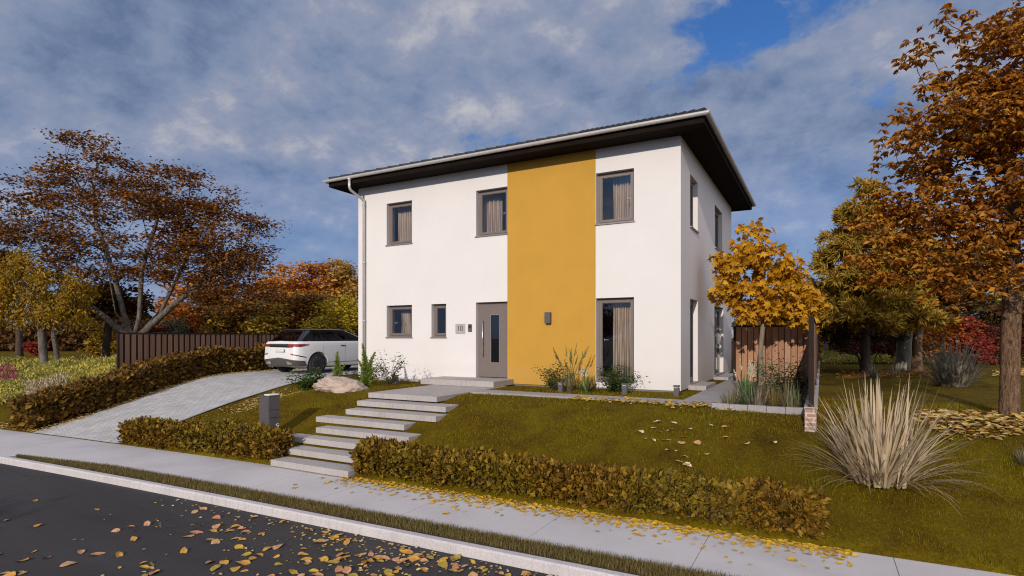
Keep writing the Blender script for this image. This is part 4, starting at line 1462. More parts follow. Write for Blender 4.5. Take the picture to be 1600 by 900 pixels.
# ---- trees further back
def bg(name, label, px, d, lobes, leafm, bark, seed, r=0.12, h=1.0, ncl=70, nleaf=60, L=0.2, group=None, wr=0.6, rx=None, rz=None, base=None, **kw):
    b = base or gpos(px, d)
    s = np.mean([l[3] for l in lobes])
    return tree(name, label, b, [[(0, 0, -0.1), (0.0, 0, h * 0.6), (0.05 * h, 0, h)]], lobes, seed, leafm, bark, r, ncl, nleaf, L, wr=wr, rx=rx or 0.3 * s, rz=rz or 0.2 * s, group=group, tip=0.012, **{'tilt': 1.3, **kw})

# left side
b = gpos(70, 23.0)
tree('yellow_willow', 'twin stemmed tree with hanging yellow foliage in the flower meadow', b,
     [[(0, 0, 0), (-.12, 0, 1.5), (-.15, 0, 2.6)], [(.35, .3, 0), (.2, .2, 1.5), (.2, .3, 2.6)]],
     [(-.9, 0, 3.4, 1.1, 1.2, .9), (.6, .1, 3.3, 1.0, 1.2, .8), (-1.5, -.2, 2.5, .9, 1.1, .7), (.9, 0, 2.5, .7, 1, .6), (-.5, -.6, 2.4, 1.0, .7, .5), (-.9, 0, 4.2, 1.0, 1.0, .6)],
     21, M['lf_yellow'], M['bark_grey'], 0.2, 90, 85, 0.15, wr=0.4, rx=0.3, rz=0.35, tilt=1.0, droop=0.9)
bg('dark_tree', 'small dark leaved tree with forked trunk between the meadow and board fence', 166, 26, [(-.4, 0, 3.0, 1.3, 1.2, .8), (.7, 0, 2.9, 1.0, 1.2, .9), (-1.6, 0, 2.7, .9, 1, .6)], M['lf_darkbrown'], M['bark_dark'], 22, 0.15, 1.5, 70, 60, 0.2)
bg('yellow_shrub', 'bright yellow shrub behind the forked dark tree', 166, 29.5, [(0, 0, .9, .9, .9, .9), (-.3, 0, 1.6, .6, .7, .6)], M['lf_yellow'], M['bark_dark'], 23, 0.05, .4, 40, 50, 0.16)
bg('orange_tree', 'glowing orange tree seen between the copper tree limbs', 300, 36, [(0, 0, 3.2, 1.9, 1.6, 1.6), (.9, 0, 4.4, 1.4, 1.4, 1.2), (-.8, 0, 2.0, 1.3, 1.4, 1.2)], M['lf_orange'], M['bark_dark'], 24, 0.14, 1.2, 90, 60, 0.22)
bg('grey_green_shrub', 'pale grey green shrub behind the board fence', 270, 31, [(0, 0, 1.6, .8, .8, .8), (.3, 0, 1.0, 1.0, .9, .7)], M['lf_sage'], M['bark_dark'], 25, 0.05, .5, 40, 50, 0.16)
bg('dark_red_shrub', 'dark red shrub just above the board fence', 262, 33.5, [(0, 0, 1.3, 1.5, 1.0, 1.0)], M['lf_darkred'], M['bark_dark'], 26, 0.06, .5, 50, 50, 0.2)
bg('pale_trunk_tree', 'slanting pale limbed tree with brown foliage behind the board fence', 318, 32, [(1.5, 0, 2.8, 1.5, 1.3, 1.2), (2.6, 0, 3.6, 1.5, 1.3, 1.0), (.4, 0, 3.3, 1.2, 1.2, .9)], M['lf_brown'], M['bark_pale'], 27, 0.16, 1.0, 70, 60, 0.2)
bg('olive_tree', 'low olive yellow tree behind the fence left of the car', 375, 30.5, [(0, 0, 1.9, 1.6, 1.2, 1.3), (1.2, 0, 2.3, 1.1, 1.1, 1.1)], M['lf_olive'], M['bark_dark'], 28, 0.1, .8, 70, 60, 0.19)
bg('brown_tree', 'dull brown round tree behind the white car', 448, 33, [(0, 0, 2.2, 1.9, 1.5, 1.6), (1.2, 0, 2.6, 1.2, 1.2, 1.2), (-1.2, 0, 2.9, 1.3, 1.2, 1.1)], M['lf_brown'], M['bark_dark'], 29, 0.12, .8, 90, 60, 0.2)
bg('red_gold_tree', 'red and gold treetop rising next to the copper tree', 445, 42, [(0, 0, 5.3, 1.7, 1.5, 1.2), (-1.0, 0, 4.3, 1.6, 1.5, 1.4), (.3, 0, 3.6, 1.5, 1.4, 1.2)], M['lf_mixed'], M['bark_dark'], 30, 0.14, 1.5, 70, 60, 0.26)
bg('orange_gold_tree', 'orange and pale gold treetop in the middle of the background row', 487, 43, [(0, 0, 5.6, 1.6, 1.5, 1.35), (-.9, 0, 4.4, 1.4, 1.4, 1.2), (.6, 0, 3.9, 1.5, 1.3, 1.2)], M['lf_orange'], M['bark_dark'], 31, 0.14, 1.5, 80, 60, 0.27)
bg('pale_gold_tree', 'pale gold treetop nearest the house downpipe', 530, 44, [(0, 0, 5.9, 1.25, 1.3, 1.2), (.2, 0, 4.3, 1.9, 1.5, 1.5)], M['lf_cream'], M['bark_dark'], 32, 0.14, 1.5, 80, 60, 0.27)
bg('gold_tree', 'gold tinted tree filling the gap under the red and gold treetops', 462, 38.5, [(0, 0, 3.6, 1.4, 1.2, 1.0), (1.5, 0, 3.5, 1.1, 1.1, 1.0)], M['lf_cream'], M['bark_dark'], 33, 0.1, 1.2, 60, 55, 0.24)
bg('red_tree', 'small red treetop touching the house corner', 568, 47, [(-.2, 0, 5.1, 1.6, 1.4, 1.3), (-2.4, 0, 4.3, 1.1, 1.2, 1.1), (1.5, 0, 4.5, 1.5, 1.5, 1.3)], M['lf_red'], M['bark_dark'], 34, 0.14, 1.5, 70, 60, 0.26)
bg('yellow_green_tree', 'yellow green bushy tree behind the car roof at the house corner', 530, 30, [(0, 0, 1.9, 1.6, 1.3, 1.5), (.9, 0, 2.4, 1.2, 1.2, 1.1), (-1.0, 0, 1.5, 1.1, 1.1, 1.1), (2.4, 0, 2.2, 1.3, 1.2, 1.3)], M['lf_yelgreen'], M['bark_dark'], 35, 0.1, .7, 110, 70, 0.17)
bg('bare_tree', 'thinly leaved dark treetop beyond the copper tree', 30, 40, [(0, 0, 9.0, 3.0, 2.0, 2.2), (-2, 0, 7, 2.6, 2, 2.0)], M['lf_darkgreen'], M['bark_dark'], 36, 0.2, 4.5, 60, 9, 0.2)
bg('crimson_shrub', 'small crimson shrub under the far dark trees', 57, 40, [(0, 0, .6, .5, .5, .5)], M['lf_crimson'], M['bark_dark'], 37, 0.05, .4, 26, 40, 0.2)

# right side
b = gpos(1352, 20.5)
conif = [(0, 0, 6.9 - i * 0.62, 0.35 + i * 0.245, 0.35 + i * 0.245, 0.42) for i in range(9)]
tree('golden_larch', 'olive gold feathery conifer between the house and the russet tree', b, [[(0, 0, -.1), (.02, 0, 2), (-.1, 0, 4.5), (-.15, 0, 7.0)]],
     [(l[0] - 0.1, *l[1:]) for l in conif], 41, M['lf_olive'], M['bark_dark'], 0.15, 260, 10, 0.30, wr=0.10, rx=0.3, rz=0.16, mode='needle', seg=0.3, shell=0.5)
bg('pale_trunk_tree', 'olive leaved tree on a thick pale trunk behind the reddish mulch', 1415, 22.3, [(-.1, 0, 3.4, 1.3, 1.2, 1.0), (.5, 0, 4.4, 1.3, 1.2, 1.0), (-.9, 0, 2.7, .8, .9, .6)], M['lf_olive'], M['bark_pale'], 42, 0.30, 2.0, 90, 70, 0.2)
bg('brown_tree', 'dark brown trunk tree with russet crown close beside the thick pale trunk', 1433, 21.3, [(.5, 0, 3.3, 1.2, 1.1, .9), (1.5, 0, 3.7, 1.2, 1.1, 1.0), (1.0, 0, 2.6, 1.3, 1.0, .5)], M['lf_darkbrown'], M['bark_brown'], 43, 0.16, 1.8, 80, 65, 0.2)
b = gpos(1352, 22.2)
tree('multi_stem_shrub', 'dark green shrub on several thin spreading stems beyond the lawn', b, [[(-.15, 0, 0), (-.25, 0, .5), (-.9, 0, 1.2)], [(-.1, 0, 0), (.1, 0, .6), (.2, 0, 1.3)], [(.25, 0, 0), (.5, .1, .6), (1.2, 0, 1.1)]],
     [(-.5, 0, 1.55, 1.0, .9, .5), (.7, 0, 1.5, 1.0, .9, .5), (0, 0, 2.0, 1.1, .9, .5), (-1.2, 0, 1.3, .6, .7, .4)], 44, M['lf_darkgreen'], M['bark_dark'], 0.05, 80, 55, 0.13, rx=0.3, rz=0.15, seg=0.2, cat='shrub')
bg('thin_tree', 'slender pale trunk tree rising behind the boundary fence', 1291, 29, [(0, 0, 3.0, 1.3, 1.1, .9), (.6, 0, 2.3, 1.0, 1, .6)], M['lf_yellow'], M['bark_young'], 45, 0.09, 2.2, 60, 60, 0.18)
bg('yellow_tree', 'yellow tree low behind the thin pale trunk and boundary fence', 1310, 36, [(0, 0, 1.6, 1.5, 1.2, 1.5), (1.6, 0, 1.8, 1.5, 1.2, 1.4), (-2, 0, 2.4, 1.5, 1.3, 1.8)], M['lf_yellow'], M['bark_dark'], 46, 0.09, .8, 80, 60, 0.2)
bg('orange_shrub', 'rounded orange brown shrub behind the far grass clump', 1468, 25.5, [(0, 0, 1.1, 1.3, 1.0, 1.0), (.3, 0, 1.6, .9, .9, .7)], M['lf_orange'], M['bark_dark'], 47, 0.05, .5, 70, 60, 0.14, cat='shrub')
bg('crimson_shrub', 'crimson red upright shrub beside the rounded orange brown shrub', 1518, 24.5, [(0, 0, 1.3, .6, .6, .7), (0, 0, .7, .8, .7, .7), (0.1, 0, 1.9, .35, .4, .35)], M['lf_crimson'], M['bark_dark'], 48, 0.04, .5, 50, 55, 0.13, cat='shrub')
bg('dark_red_shrub', 'dark red shrub between the crimson shrub and the brown trunk', 1558, 26, [(0, 0, .9, 1.1, .9, .9), (.9, 0, 1.1, .8, .8, .8)], M['lf_darkred'], M['bark_dark'], 49, 0.05, .5, 50, 50, 0.16, cat='shrub')
bg('dark_red_shrub', 'dark red low shrub under the multi stemmed green shrub', 1382, 28, [(0, 0, .8, 1.2, .8, .7), (-1.6, 0, .8, .9, .8, .7)], M['lf_darkred'], M['bark_dark'], 50, 0.05, .4, 50, 50, 0.16, cat='shrub')
bg('lemon_tree', 'bright lemon yellow tree shining through behind the russet tree', 1545, 33, [(-1.0, 0, 4.6, 1.4, 1.2, 1.2), (.8, 0, 4.0, 1.4, 1.2, 1.2), (1.6, 0, 2.4, 1.4, 1.2, 1.2), (-.3, 0, 6.0, 1.2, 1.2, 1.0)], M['lf_lemon'], M['bark_dark'], 51, 0.14, 1.6, 110, 65, 0.22)
bg('olive_tree', 'shaded olive tree behind the crimson shrub', 1520, 29.5, [(0, 0, 2.6, 1.7, 1.2, .8), (-1.2, 0, 3.0, 1.3, 1.1, .9), (-2.6, 0, 3.8, 1.4, 1.2, 1.2)], M['lf_darkgreen'], M['bark_dark'], 52, 0.14, 1.6, 80, 60, 0.2)
bg('brown_tree', 'low brown tree right behind the tall russet tree trunk', 1590, 27, [(0, 0, 1.9, 1.4, 1.2, 1.1), (1.3, 0, 2.2, 1.4, 1.2, 1.4)], M['lf_darkbrown'], M['bark_dark'], 53, 0.12, .9, 80, 60, 0.2)

# far woods, a mass nobody could count
def woods(name, label, px0, px1, d0, d1, h, n, leafm, seed, L=0.5):
    rng = np.random.default_rng(seed)
    px = rng.uniform(px0, px1, n); d = rng.uniform(d0, d1, n)
    u = (px - 800) / 888.9
    X = d * (-SY + CY * u); Y = d * (CY + SY * u)
    top = h * (0.72 + 0.28 * np.sin(px * 0.037 + 1.3 * np.sin(px * 0.011)) * np.sin(px * 0.017 + seed))
    z = rng.uniform(0, 1, n) ** 0.8 * top - 0.2
    P = np.stack([X, Y, z], -1)
    A = rand_unit(rng, n); N = rand_unit(rng, n)
    Ls = L * rng.uniform(0.6, 1.3, n)
    o = link(name, leaf_mesh(name, P, A, N, Ls, Ls * 0.7), leafm)
    return tag(o, label, 'woods', kind='stuff')
woods('woods', 'dark brown far woodland behind the lawn and flower meadow', -180, 330, 52, 62, 4.6, 16000, M['lf_darkbrown'], 61)
woods('woods', 'dark woodland mass far behind the board fence and the car', 300, 640, 50, 60, 4.0, 12000, M['lf_darkbrown'], 62)
woods('woods', 'shaded olive woodland far behind the garden on the russet tree side', 1150, 1760, 44, 60, 5.2, 22000, M['lf_darkbrown'], 63)
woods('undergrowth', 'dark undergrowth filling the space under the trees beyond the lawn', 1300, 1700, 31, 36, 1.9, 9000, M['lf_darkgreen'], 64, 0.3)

# ---- hedges
def hedge(label, path, hw, hfun, seed, n, L, leafm, name='hedge', group=None):
    """path: list of (x, y); clipped hedge with an uneven leafy skin over a twiggy core"""
    rng = np.random.default_rng(seed)
    p = np.array(path, float)
    seg = np.hypot(*np.diff(p, axis=0).T); D = np.concatenate([[0], np.cumsum(seg)]); tot = D[-1]
    b = (p[0, 0], p[0, 1], float(terr(*p[0])))
    t = empty(name, b, label, 'hedge', group)
    s = rng.uniform(0, tot, n)
    cx = np.interp(s, D, p[:, 0]); cy = np.interp(s, D, p[:, 1])
    dxx = np.interp(s + .05, D, p[:, 0]) - np.interp(s - .05, D, p[:, 0]); dyy = np.interp(s + .05, D, p[:, 1]) - np.interp(s - .05, D, p[:, 1])
    l = np.hypot(dxx, dyy); nx, ny = -dyy / l, dxx / l
    bump = 0.5 + 0.5 * np.sin(s * 4.1 + np.sin(s * 1.7 + seed) * 2)
    H = np.array([hfun(v / tot) for v in s]) * (0.82 + (0.14 + 0.16 * np.clip(s / tot * 2 - 1, 0, 1)) * bump + rng.normal(0, 0.045, n))
    per = rng.uniform(0, 2 * 1.0 + 2 * hw / 0.6, n)          # sides and top
    v = rng.uniform(-1, 1, n); h = rng.uniform(0.02, 1, n)
    face = rng.choice(3, n, p=[.34, .34, .32])
    jit = np.abs(rng.normal(0, 0.085, n)) * 1.0
    v = np.where(face == 0, -1 + jit / hw, np.where(face == 1, 1 - jit / hw, v))
    h = np.where(face == 2, 1 - jit / H, h)
    endf = np.minimum(s, tot - s)
    P = np.stack([cx + nx * v * hw, cy + ny * v * hw, np.zeros(n)], -1)
    P[:, 2] = terr(P[:, 0], P[:, 1]) + h * H + rng.normal(0, 0.015, n)
    out = np.stack([nx * v, ny * v, h * 0.9], -1)
    A = unit(out * 0.6 + rand_unit(rng, n) * 0.8 + UPZ * 0.25); N = unit(rand_unit(rng, n) + out * 0.7)
    # leafy ends
    m = n // 14
    for e, sgn in ((0, -1), (1, 1)):
        ce = p[-1] if e else p[0]
        te = unit((p[-1] - p[-2]) if e else (p[0] - p[1]))
        ne = np.array([-te[1], te[0]])
        vv = rng.uniform(-1, 1, m); hh = rng.uniform(0.02, 1, m)
        q = ce + te * rng.normal(0, 0.05, m)[:, None] + ne * vv[:, None] * hw
        z = terr(q[:, 0], q[:, 1]) + hh * hfun(float(e)) * 0.95
        P = np.concatenate([P, np.stack([q[:, 0], q[:, 1], z], -1)])
        A = np.concatenate([A, unit(np.append(te, 0.2) * 0.6 + rand_unit(rng, m) * 0.8)]); N = np.concatenate([N, rand_unit(rng, m)])
    Ls = L * rng.uniform(0.45, 1.35, len(P))
    o = link('foliage', leaf_mesh('foliage', P - np.array(b), A, N, Ls, Ls * 0.6), leafm, t)
    rings = []
    for q in np.linspace(0.05, tot - 0.05, max(6, int(tot / 0.4))):
        x, y = np.interp(q, D, p[:, 0]), np.interp(q, D, p[:, 1])
        x2, y2 = np.interp(min(q + .1, tot), D, p[:, 0]) - np.interp(max(q - .1, 0), D, p[:, 0]), np.interp(min(q + .1, tot), D, p[:, 1]) - np.interp(max(q - .1, 0), D, p[:, 1])
        l = math.hypot(x2, y2); ax, ay = -y2 / l, x2 / l
        w = hw - 0.12; hh = hfun(q / tot) * 0.70
        rg = []
        for (sv, sh) in ((-1, 0), (1, 0), (1, .85), (.75, 1), (-.75, 1), (-1, .85)):
            X, Y = x + ax * sv * w, y + ay * sv * w
            rg.append((X - b[0], Y - b[1], float(terr(X, Y)) + sh * hh - b[2] - (0.1 if sh == 0 else 0)))
        rings.append(rg)
    MB().ring(rings).build('branches', M['twig'], t)
    return t
hp = [(x, float(ys(x)) + 0.24) for x in np.linspace(-7.05, -0.1, 30)]
hedge('low clipped yellow brown hedge along the sidewalk between the steps and the lawn end', hp, 0.20, lambda f: 0.44 - 0.09 * f, 71, 17000, 0.085, M['lf_hedge'], group=None)
hp = [(x, float(ys(x)) + 0.24) for x in np.linspace(-13.85, -9.1, 24)]
hedge('low clipped brown hedge along the sidewalk between driveway and mailbox pillar', hp, 0.21, lambda f: 0.46 - 0.03 * f, 72, 9800, 0.088, M['lf_hedge'])
tt = np.linspace(0.2, 9.8, 30)
hp = [(-17.45 - 1.3 * float(sm(0, 6, q)) - 0.62, float(ys(-18.3)) + q) for q in tt]
hedge('tall dark hedge lining the far side of the driveway', hp, 0.47, lambda f: 0.82 + 0.10 * f, 73, 15000, 0.145, M['lf_hedgedark'])

# ---- blade plants
def clump(name, label, x, y, n, L, W, rad, lean, droop, m, seed, cat='ornamental grass', group=None, inner=None, z=None):
    rng = np.random.default_rng(seed)
    z = float(terr(x, y)) if z is None else z
    az = rng.uniform(0, 2 * math.pi, n)
    r = rad * np.sqrt(rng.uniform(0, 1, n))
    P = np.stack([r * np.cos(az), r * np.sin(az), np.full(n, -0.03)], -1)
    q = rng.uniform(0, 1, n)
    ln = lean[0] + (lean[1] - lean[0]) * q
    Ls = L * (1.12 - 0.25 * q) * rng.uniform(0.75, 1.1, n)
    Ws = W * (1.25 - 0.95 * q) * rng.uniform(0.8, 1.2, n)
    me = blades_mesh(name, P, az + rng.normal(0, .3, n), Ls, Ws, ln, droop * q * rng.uniform(0.3, 1.9, n) + 0.05, 7)
    o = link(name, me, m, None, (x, y, z))
    return tag(o, label, cat, group)
clump('grass_clump', 'large straw coloured clump of stiff blade leaves on the near lawn', 0.67, 8.81, 380, 1.2, 0.046, 0.32, (0.04, 1.32), 0.95, M['blade_straw'], 81)
clump('grass_clump', 'big grey straw grass clump further back on the lawn beyond the leaf litter', 3.01, 18.46, 250, 1.2, 0.06, 0.3, (0.03, 1.15), 0.55, M['blade_grey'], 82)
clump('grass_tuft', 'small grey grass tuft on the near lawn below the yellow leaf litter', 2.3, 9.5, 120, 0.25, 0.012, 0.05, (0.1, 1.3), 0.4, M['blade_grey'], 83)
clump('grass_tuft', 'small dark grass tuft on the lawn behind the large straw clump', 1.41, 20.7, 90, 0.55, 0.02, 0.1, (0.1, 1.2), 0.4, M['blade_dry'], 84)
clump('grass_tuft', 'small dark grass tuft nearer the thick pale trunk', 2.05, 21.6, 90, 0.55, 0.02, 0.1, (0.1, 1.2), 0.4, M['blade_dry'], 85)


def plume_grass(name, label, x, y, seed, nb=70, L=0.55, npl=7, pl_h=0.75, m=None, lean=(0.05, 0.9), pm=None, W=0.02, plw=0.045):
    rng = np.random.default_rng(seed)
    z = float(terr(x, y))
    t = empty(name, (x, y, z), label, 'plant')
    az = rng.uniform(0, 2 * math.pi, nb); q = rng.uniform(0, 1, nb); r = 0.07 * np.sqrt(rng.uniform(0, 1, nb))
    P = np.stack([r * np.cos(az), r * np.sin(az), np.full(nb, -0.03)], -1)
    link('blade_leaves', blades_mesh('blade_leaves', P, az, L * rng.uniform(0.7, 1.1, nb), W * rng.uniform(.7, 1.2, nb), lean[0] + (lean[1] - lean[0]) * q, 0.7 * q, 5), m or M['blade_green'], t)
    st = MB()
    for k in range(npl):
        a = rng.uniform(0, 2 * math.pi); ln = rng.uniform(0.05, 0.45); h = pl_h * rng.uniform(0.75, 1.1)
        top = np.array([math.cos(a) * math.sin(ln) * h, math.sin(a) * math.sin(ln) * h, math.cos(ln) * h])
        st.tube([(0, 0, 0), tuple(top * 0.5 * np.array([.8, .8, 1])), tuple(top)], 0.004, 5)
        d = unit(top); q = 34
        s_ = np.linspace(0, 1, q)
        PP = top * (0.72 + 0.28 * s_[:, None]); AA = unit(d * 0.9 + rand_unit(rng, q) * 0.55)
        LL = plw * 0.75 * (1.5 - s_) * rng.uniform(.7, 1.3, q)
        link('plume', leaf_mesh('plume', PP, AA, rand_unit(rng, q), LL, LL * 0.3), pm or M['plume'], t)
    st.build('stems', M['lf_fern'], t)
    return t


def bush(name, label, x, y, rx, rz, n, L, m, seed, nst=9, cat='shrub', z=None, wr=0.5):
    rng = np.random.default_rng(seed)
    z = float(terr(x, y)) if z is None else z
    t = empty(name, (x, y, z), label, cat)
    tips = rand_unit(rng, nst) * np.array([rx, rx, rz * .6]); tips[:, 2] = np.abs(tips[:, 2]) + rz * 0.65
    mb = MB()
    cs = []
    for tp in tips:
        mb.tube([(0, 0, -0.03), tuple(tp * np.array([.4, .4, .55])), tuple(tp)], [0.009, 0.006, 0.003], 5)
        for f in np.linspace(0.25, 1.0, 6): cs.append(tp * np.array([f ** 1.3, f ** 1.3, f]))
    mb.build('stems', M['bark_dark'], t)
    cs = np.array(cs)
    k = max(1, n // len(cs))
    P, A, N, Ls = spray(cs, k, rng, rx * 0.3, rz * 0.16, L, 0.9, 0.0)
    P[:, 2] = np.maximum(P[:, 2], 0.0)
    link('foliage', leaf_mesh('foliage', P, A, N, Ls, Ls * wr), m, t)
    return t


def foxtail(name, label, x, y, fronds, m, seed, z=None):
    """upright bottle brush fronds"""
    rng = np.random.default_rng(seed)
    z = float(terr(x, y)) if z is None else z
    t = empty(name, (x, y, z), label, 'fern')
    for (lx, ly, h, w) in fronds:
        tip = np.array([lx, ly, h])
        n = 650
        s_ = rng.uniform(0.04, 1, n)
        c = tip * s_[:, None] * np.stack([s_, s_, np.ones(n)], -1)
        A = unit(rand_unit(rng, n) + UPZ * 0.55); N = rand_unit(rng, n)
        Ls = w * (1.05 - s_ * 0.85) * rng.uniform(.8, 1.2, n)
        link('frond', leaf_mesh('frond', c, A, N, Ls, Ls * 0.24), m, t)
    return t
foxtail('foxtail_fern', 'upright light green foxtail fern in front of the car wheel behind the boulder', -11.55, 11.3, [(0.0, 0, .95, .2), (.24, .05, .6, .15), (-.2, .05, .4, .14), (.3, -.1, .4, .14)], M['lf_fern'], 91)
foxtail('foxtail_fern', 'upright light green foxtail fern in front of the white downpipe', -10.55, 11.35, [(-.14, 0, 1.12, .2), (.26, .05, .9, .18), (-.38, .05, .72, .15), (.0, -.15, .5, .15), (.4, -.1, .5, .14)], M['lf_fern'], 92)
bush('leafy_shrub', 'dark green leafy shrub at the driveway side of the boulder', -12.1, 10.75, 0.42, 0.5, 900, 0.085, M['lf_green'], 93)
bush('leafy_shrub', 'airy green shrub against the white wall beside the foxtail fern', -10.1, 11.75, 0.42, 0.75, 620, 0.06, M['lf_green'], 94, 12)
bush('leafy_shrub', 'low green shrub between boulder and white house corner', -11.0, 11.9, 0.5, 0.42, 700, 0.07, M['lf_green'], 95)
bush('leafy_shrub', 'low dark green shrub at the foot of the tall reeds by the ochre wall', -5.7, 12.55, 0.45, 0.5, 900, 0.06, M['lf_green'], 96)
plume_grass('reed_grass', 'tall reed grass with thin brown spikes against the ochre wall', -5.3, 12.6, 97, 60, 0.8, 11, 1.15, M['blade_dry'], (0.03, 0.5), M['blade_dry'], 0.014, 0.06)
plume_grass('plume_lily', 'green strap leaved plant with white plumes between reeds and patio window', -4.85, 12.55, 98, 60, 0.5, 9, 0.62, M['blade_green'], (0.1, 1.0), M['plume'], 0.035, 0.055)
bush('leafy_shrub', 'dark green rounded shrub below the tall patio window', -4.3, 12.85, 0.5, 0.5, 1400, 0.06, M['lf_green'], 99, 14)
plume_grass('plume_lily', 'green strap leaved plant with white plumes beside the maple trunk', -1.38, 12.75, 100, 80, 0.6, 10, 0.78, M['blade_green'], (0.1, 1.0), M['plume'], 0.04, 0.06)
rb = np.random.default_rng(5)
spots = [(-1.50, 11.2), (-1.25, 11.5), (-1.02, 11.15), (-.78, 11.45), (-.5, 11.2), (-.36, 11.65), (-1.45, 11.9), (-.9, 11.95), (-.55, 12.1)]
wl = ['dry grass tuft at the path corner of the planting bed', 'grey dry grass tuft behind the corner tuft of the planting bed', 'dry grass tuft at the edging stones before the maple trunk', 'dark dry grass tuft right of the maple trunk foot',
      'dry grass tuft at the edging stones near the brick wall', 'dry grass tuft close against the brick garden wall', 'grey grass tuft beside the white plumed plant', 'dark grass tuft behind the maple trunk foot', 'grey grass tuft in front of the leafy bed shrub']
for i, (x, y) in enumerate(spots):
    clump('bed_grass', wl[i], x, y, [150, 90, 60][i % 3], [0.30, 0.44, 0.36][(i * 2) % 3] + 0.03 * (i % 4), [0.010, 0.014, 0.02][i % 3], 0.13, (0.05, 1.1), 0.8, [M['blade_dry'], M['verge'], M['blade_grey'], M['blade_green']][(i * 3) % 4], 110 + i, z=-0.135, group='grass tufts in the planting bed')
bush('leafy_shrub', 'loose pale green shrub before the reddish timber screen', -.75, 13.0, 0.5, 0.75, 900, 0.07, M['lf_sage'], 125, 14, z=-.135)
bush('leafy_shrub', 'small dark shrub in the corner of screen and brick wall', -.42, 12.6, 0.3, 0.5, 500, 0.07, M['lf_darkgreen'], 126, 9, z=-.135)

# boulder
bm = bmesh.new()
bmesh.ops.create_icosphere(bm, subdivisions=5, radius=1.0)
from mathutils import noise as mn
rk = np.random.default_rng(9)
cuts = [(unit(np.array(q, float)), h) for q, h in (((0.1, -.05, 1), .55), ((-.5, -.7, .5), .72), ((.6, -.7, .35), .70), ((.1, -1, .1), .62), ((-1, -.1, .4), .74), ((.9, .2, .5), .72), ((.3, .9, .5), .7), ((-.3, -.6, -.5), .7), ((.8, -.5, -.2), .78))]
for v in bm.verts:
    p = np.array(v.co)
    for nn_, h in cuts:
        e_ = p @ nn_ - h
        if e_ > 0: p = p - nn_ * e_ * 0.93
    v.co = Vector(p)
for v in bm.verts:
    p = v.co.copy()
    q = Vector((p.x * 0.78, p.y * 0.56, p.z * 0.28))
    ridge = 0.06 * abs(mn.noise(p * 1.7 + Vector((3, 1, 7)))) + 0.035 * mn.noise(p * 4.1) + 0.02 * mn.noise(p * 11)
    crack = max(0.0, 0.05 - abs(mn.noise(Vector((p.x * 1.4, p.y * 1.4, p.z * 3.0)) + Vector((1, 5, 2))))) * 1.4
    q += p.normalized() * (ridge - crack * (1 if p.z < 0.5 else 0.2))
    v.co = q
me = bpy.data.meshes.new('boulder'); bm.to_mesh(me); bm.free()
me.polygons.foreach_set('use_smooth', [True] * len(me.polygons))
def stone_mat():
    m, t, out = base('pale_sandstone')
    b_ = t.new('ShaderNodeBsdfPrincipled')
    p = t.pos((1, 1, 2.5))
    n1 = t.noise(p, 4.5, 8, 0.65, 0.6)
    t.link(t.ramp(n1, [(0.3, (0.24, 0.17, 0.135)), (0.45, (0.47, 0.365, 0.305)), (0.7, (0.56, 0.46, 0.39))]), b_.inputs['Base Color'])
    b_.inputs['Roughness'].default_value = 0.9
    bn = t.new('ShaderNodeBump'); bn.inputs['Strength'].default_value = 0.8; bn.inputs['Distance'].default_value = 0.05
    t.link(t.noise(p, 9, 8, 0.7, 0.5), bn.inputs['Height']); t.link(bn.outputs[0], b_.inputs['Normal'])
    t.link(b_.outputs[0], out.inputs[0])
    return m
o = link('boulder', me, stone_mat(), None, (-10.62, 10.5, float(terr(-10.6, 10.5)) + 0.1))
o.rotation_euler = (0, RAD(4), RAD(12))
tag(o, 'pale flat topped sandstone boulder on the lawn by the driveway', 'boulder')

# ---- meadow, grass and fallen leaves
def band(px0, px1, d0, d1, n, rng, xmax=None, power=1.0):
    px = rng.uniform(px0, px1, n); d = d0 + (d1 - d0) * rng.uniform(0, 1, n) ** power
    u = (px - 800) / 888.9
    X = d * (-SY + CY * u); Y = d * (CY + SY * u)
    if xmax is not None:
        k = X < xmax; X, Y = X[k], Y[k]
    return X, Y

def mound(name, label, X, Y, hmax, L, m, seed, kind='stuff', cat='flowers', wr=0.4):
    rng = np.random.default_rng(seed)
    n = len(X)
    hh = hmax * (0.45 + 0.55 * (0.5 + 0.5 * np.sin(X * 2.3 + seed) * np.sin(Y * 2.9 + X * .7)))
    z = terr(X, Y) + hh * rng.uniform(0, 1, n) ** 0.6
    A = unit(rand_unit(rng, n) * 0.8 + UPZ * 0.8); N = rand_unit(rng, n)
    Ls = L * rng.uniform(.6, 1.3, n)
    o = link(name, leaf_mesh(name, np.stack([X, Y, z], -1), A, N, Ls, Ls * wr), m)
    return tag(o, label, cat, kind=kind)
rng = np.random.default_rng(200)
X, Y = band(-120, 195, 17.4, 25, 30000, rng, -20.6)
mound('flower_meadow', 'yellow green flower meadow beyond the driveway hedge', X, Y, 0.5, 0.13, M['lf_meadow'], 201)
X, Y = band(-10, 26, 19.5, 22.5, 1500, rng); 
mound('flower_patch', 'pink flower patch at the near side of the meadow', X, Y, 0.62, 0.10, M['lf_pink'], 202)
X, Y = band(118, 168, 23.8, 26.2, 2500, rng)
mound('flower_patch', 'long pink flower patch in front of the forked dark tree', X, Y, 0.5, 0.10, M['lf_pink'], 203)
X, Y = band(40, 105, 16.6, 18.4, 1600, rng, -19.4)
mound('flower_patch', 'dusty pink grass flowers just behind the driveway hedge', X, Y, 0.75, 0.16, M['blade_straw'], 204, wr=0.12)
X, Y = band(1286, 1640, 26.5, 33, 16000, rng)
mound('flower_border', 'pale green flower border under the trees beyond the lawn', X, Y, 0.55, 0.15, M['lf_meadow'], 205)

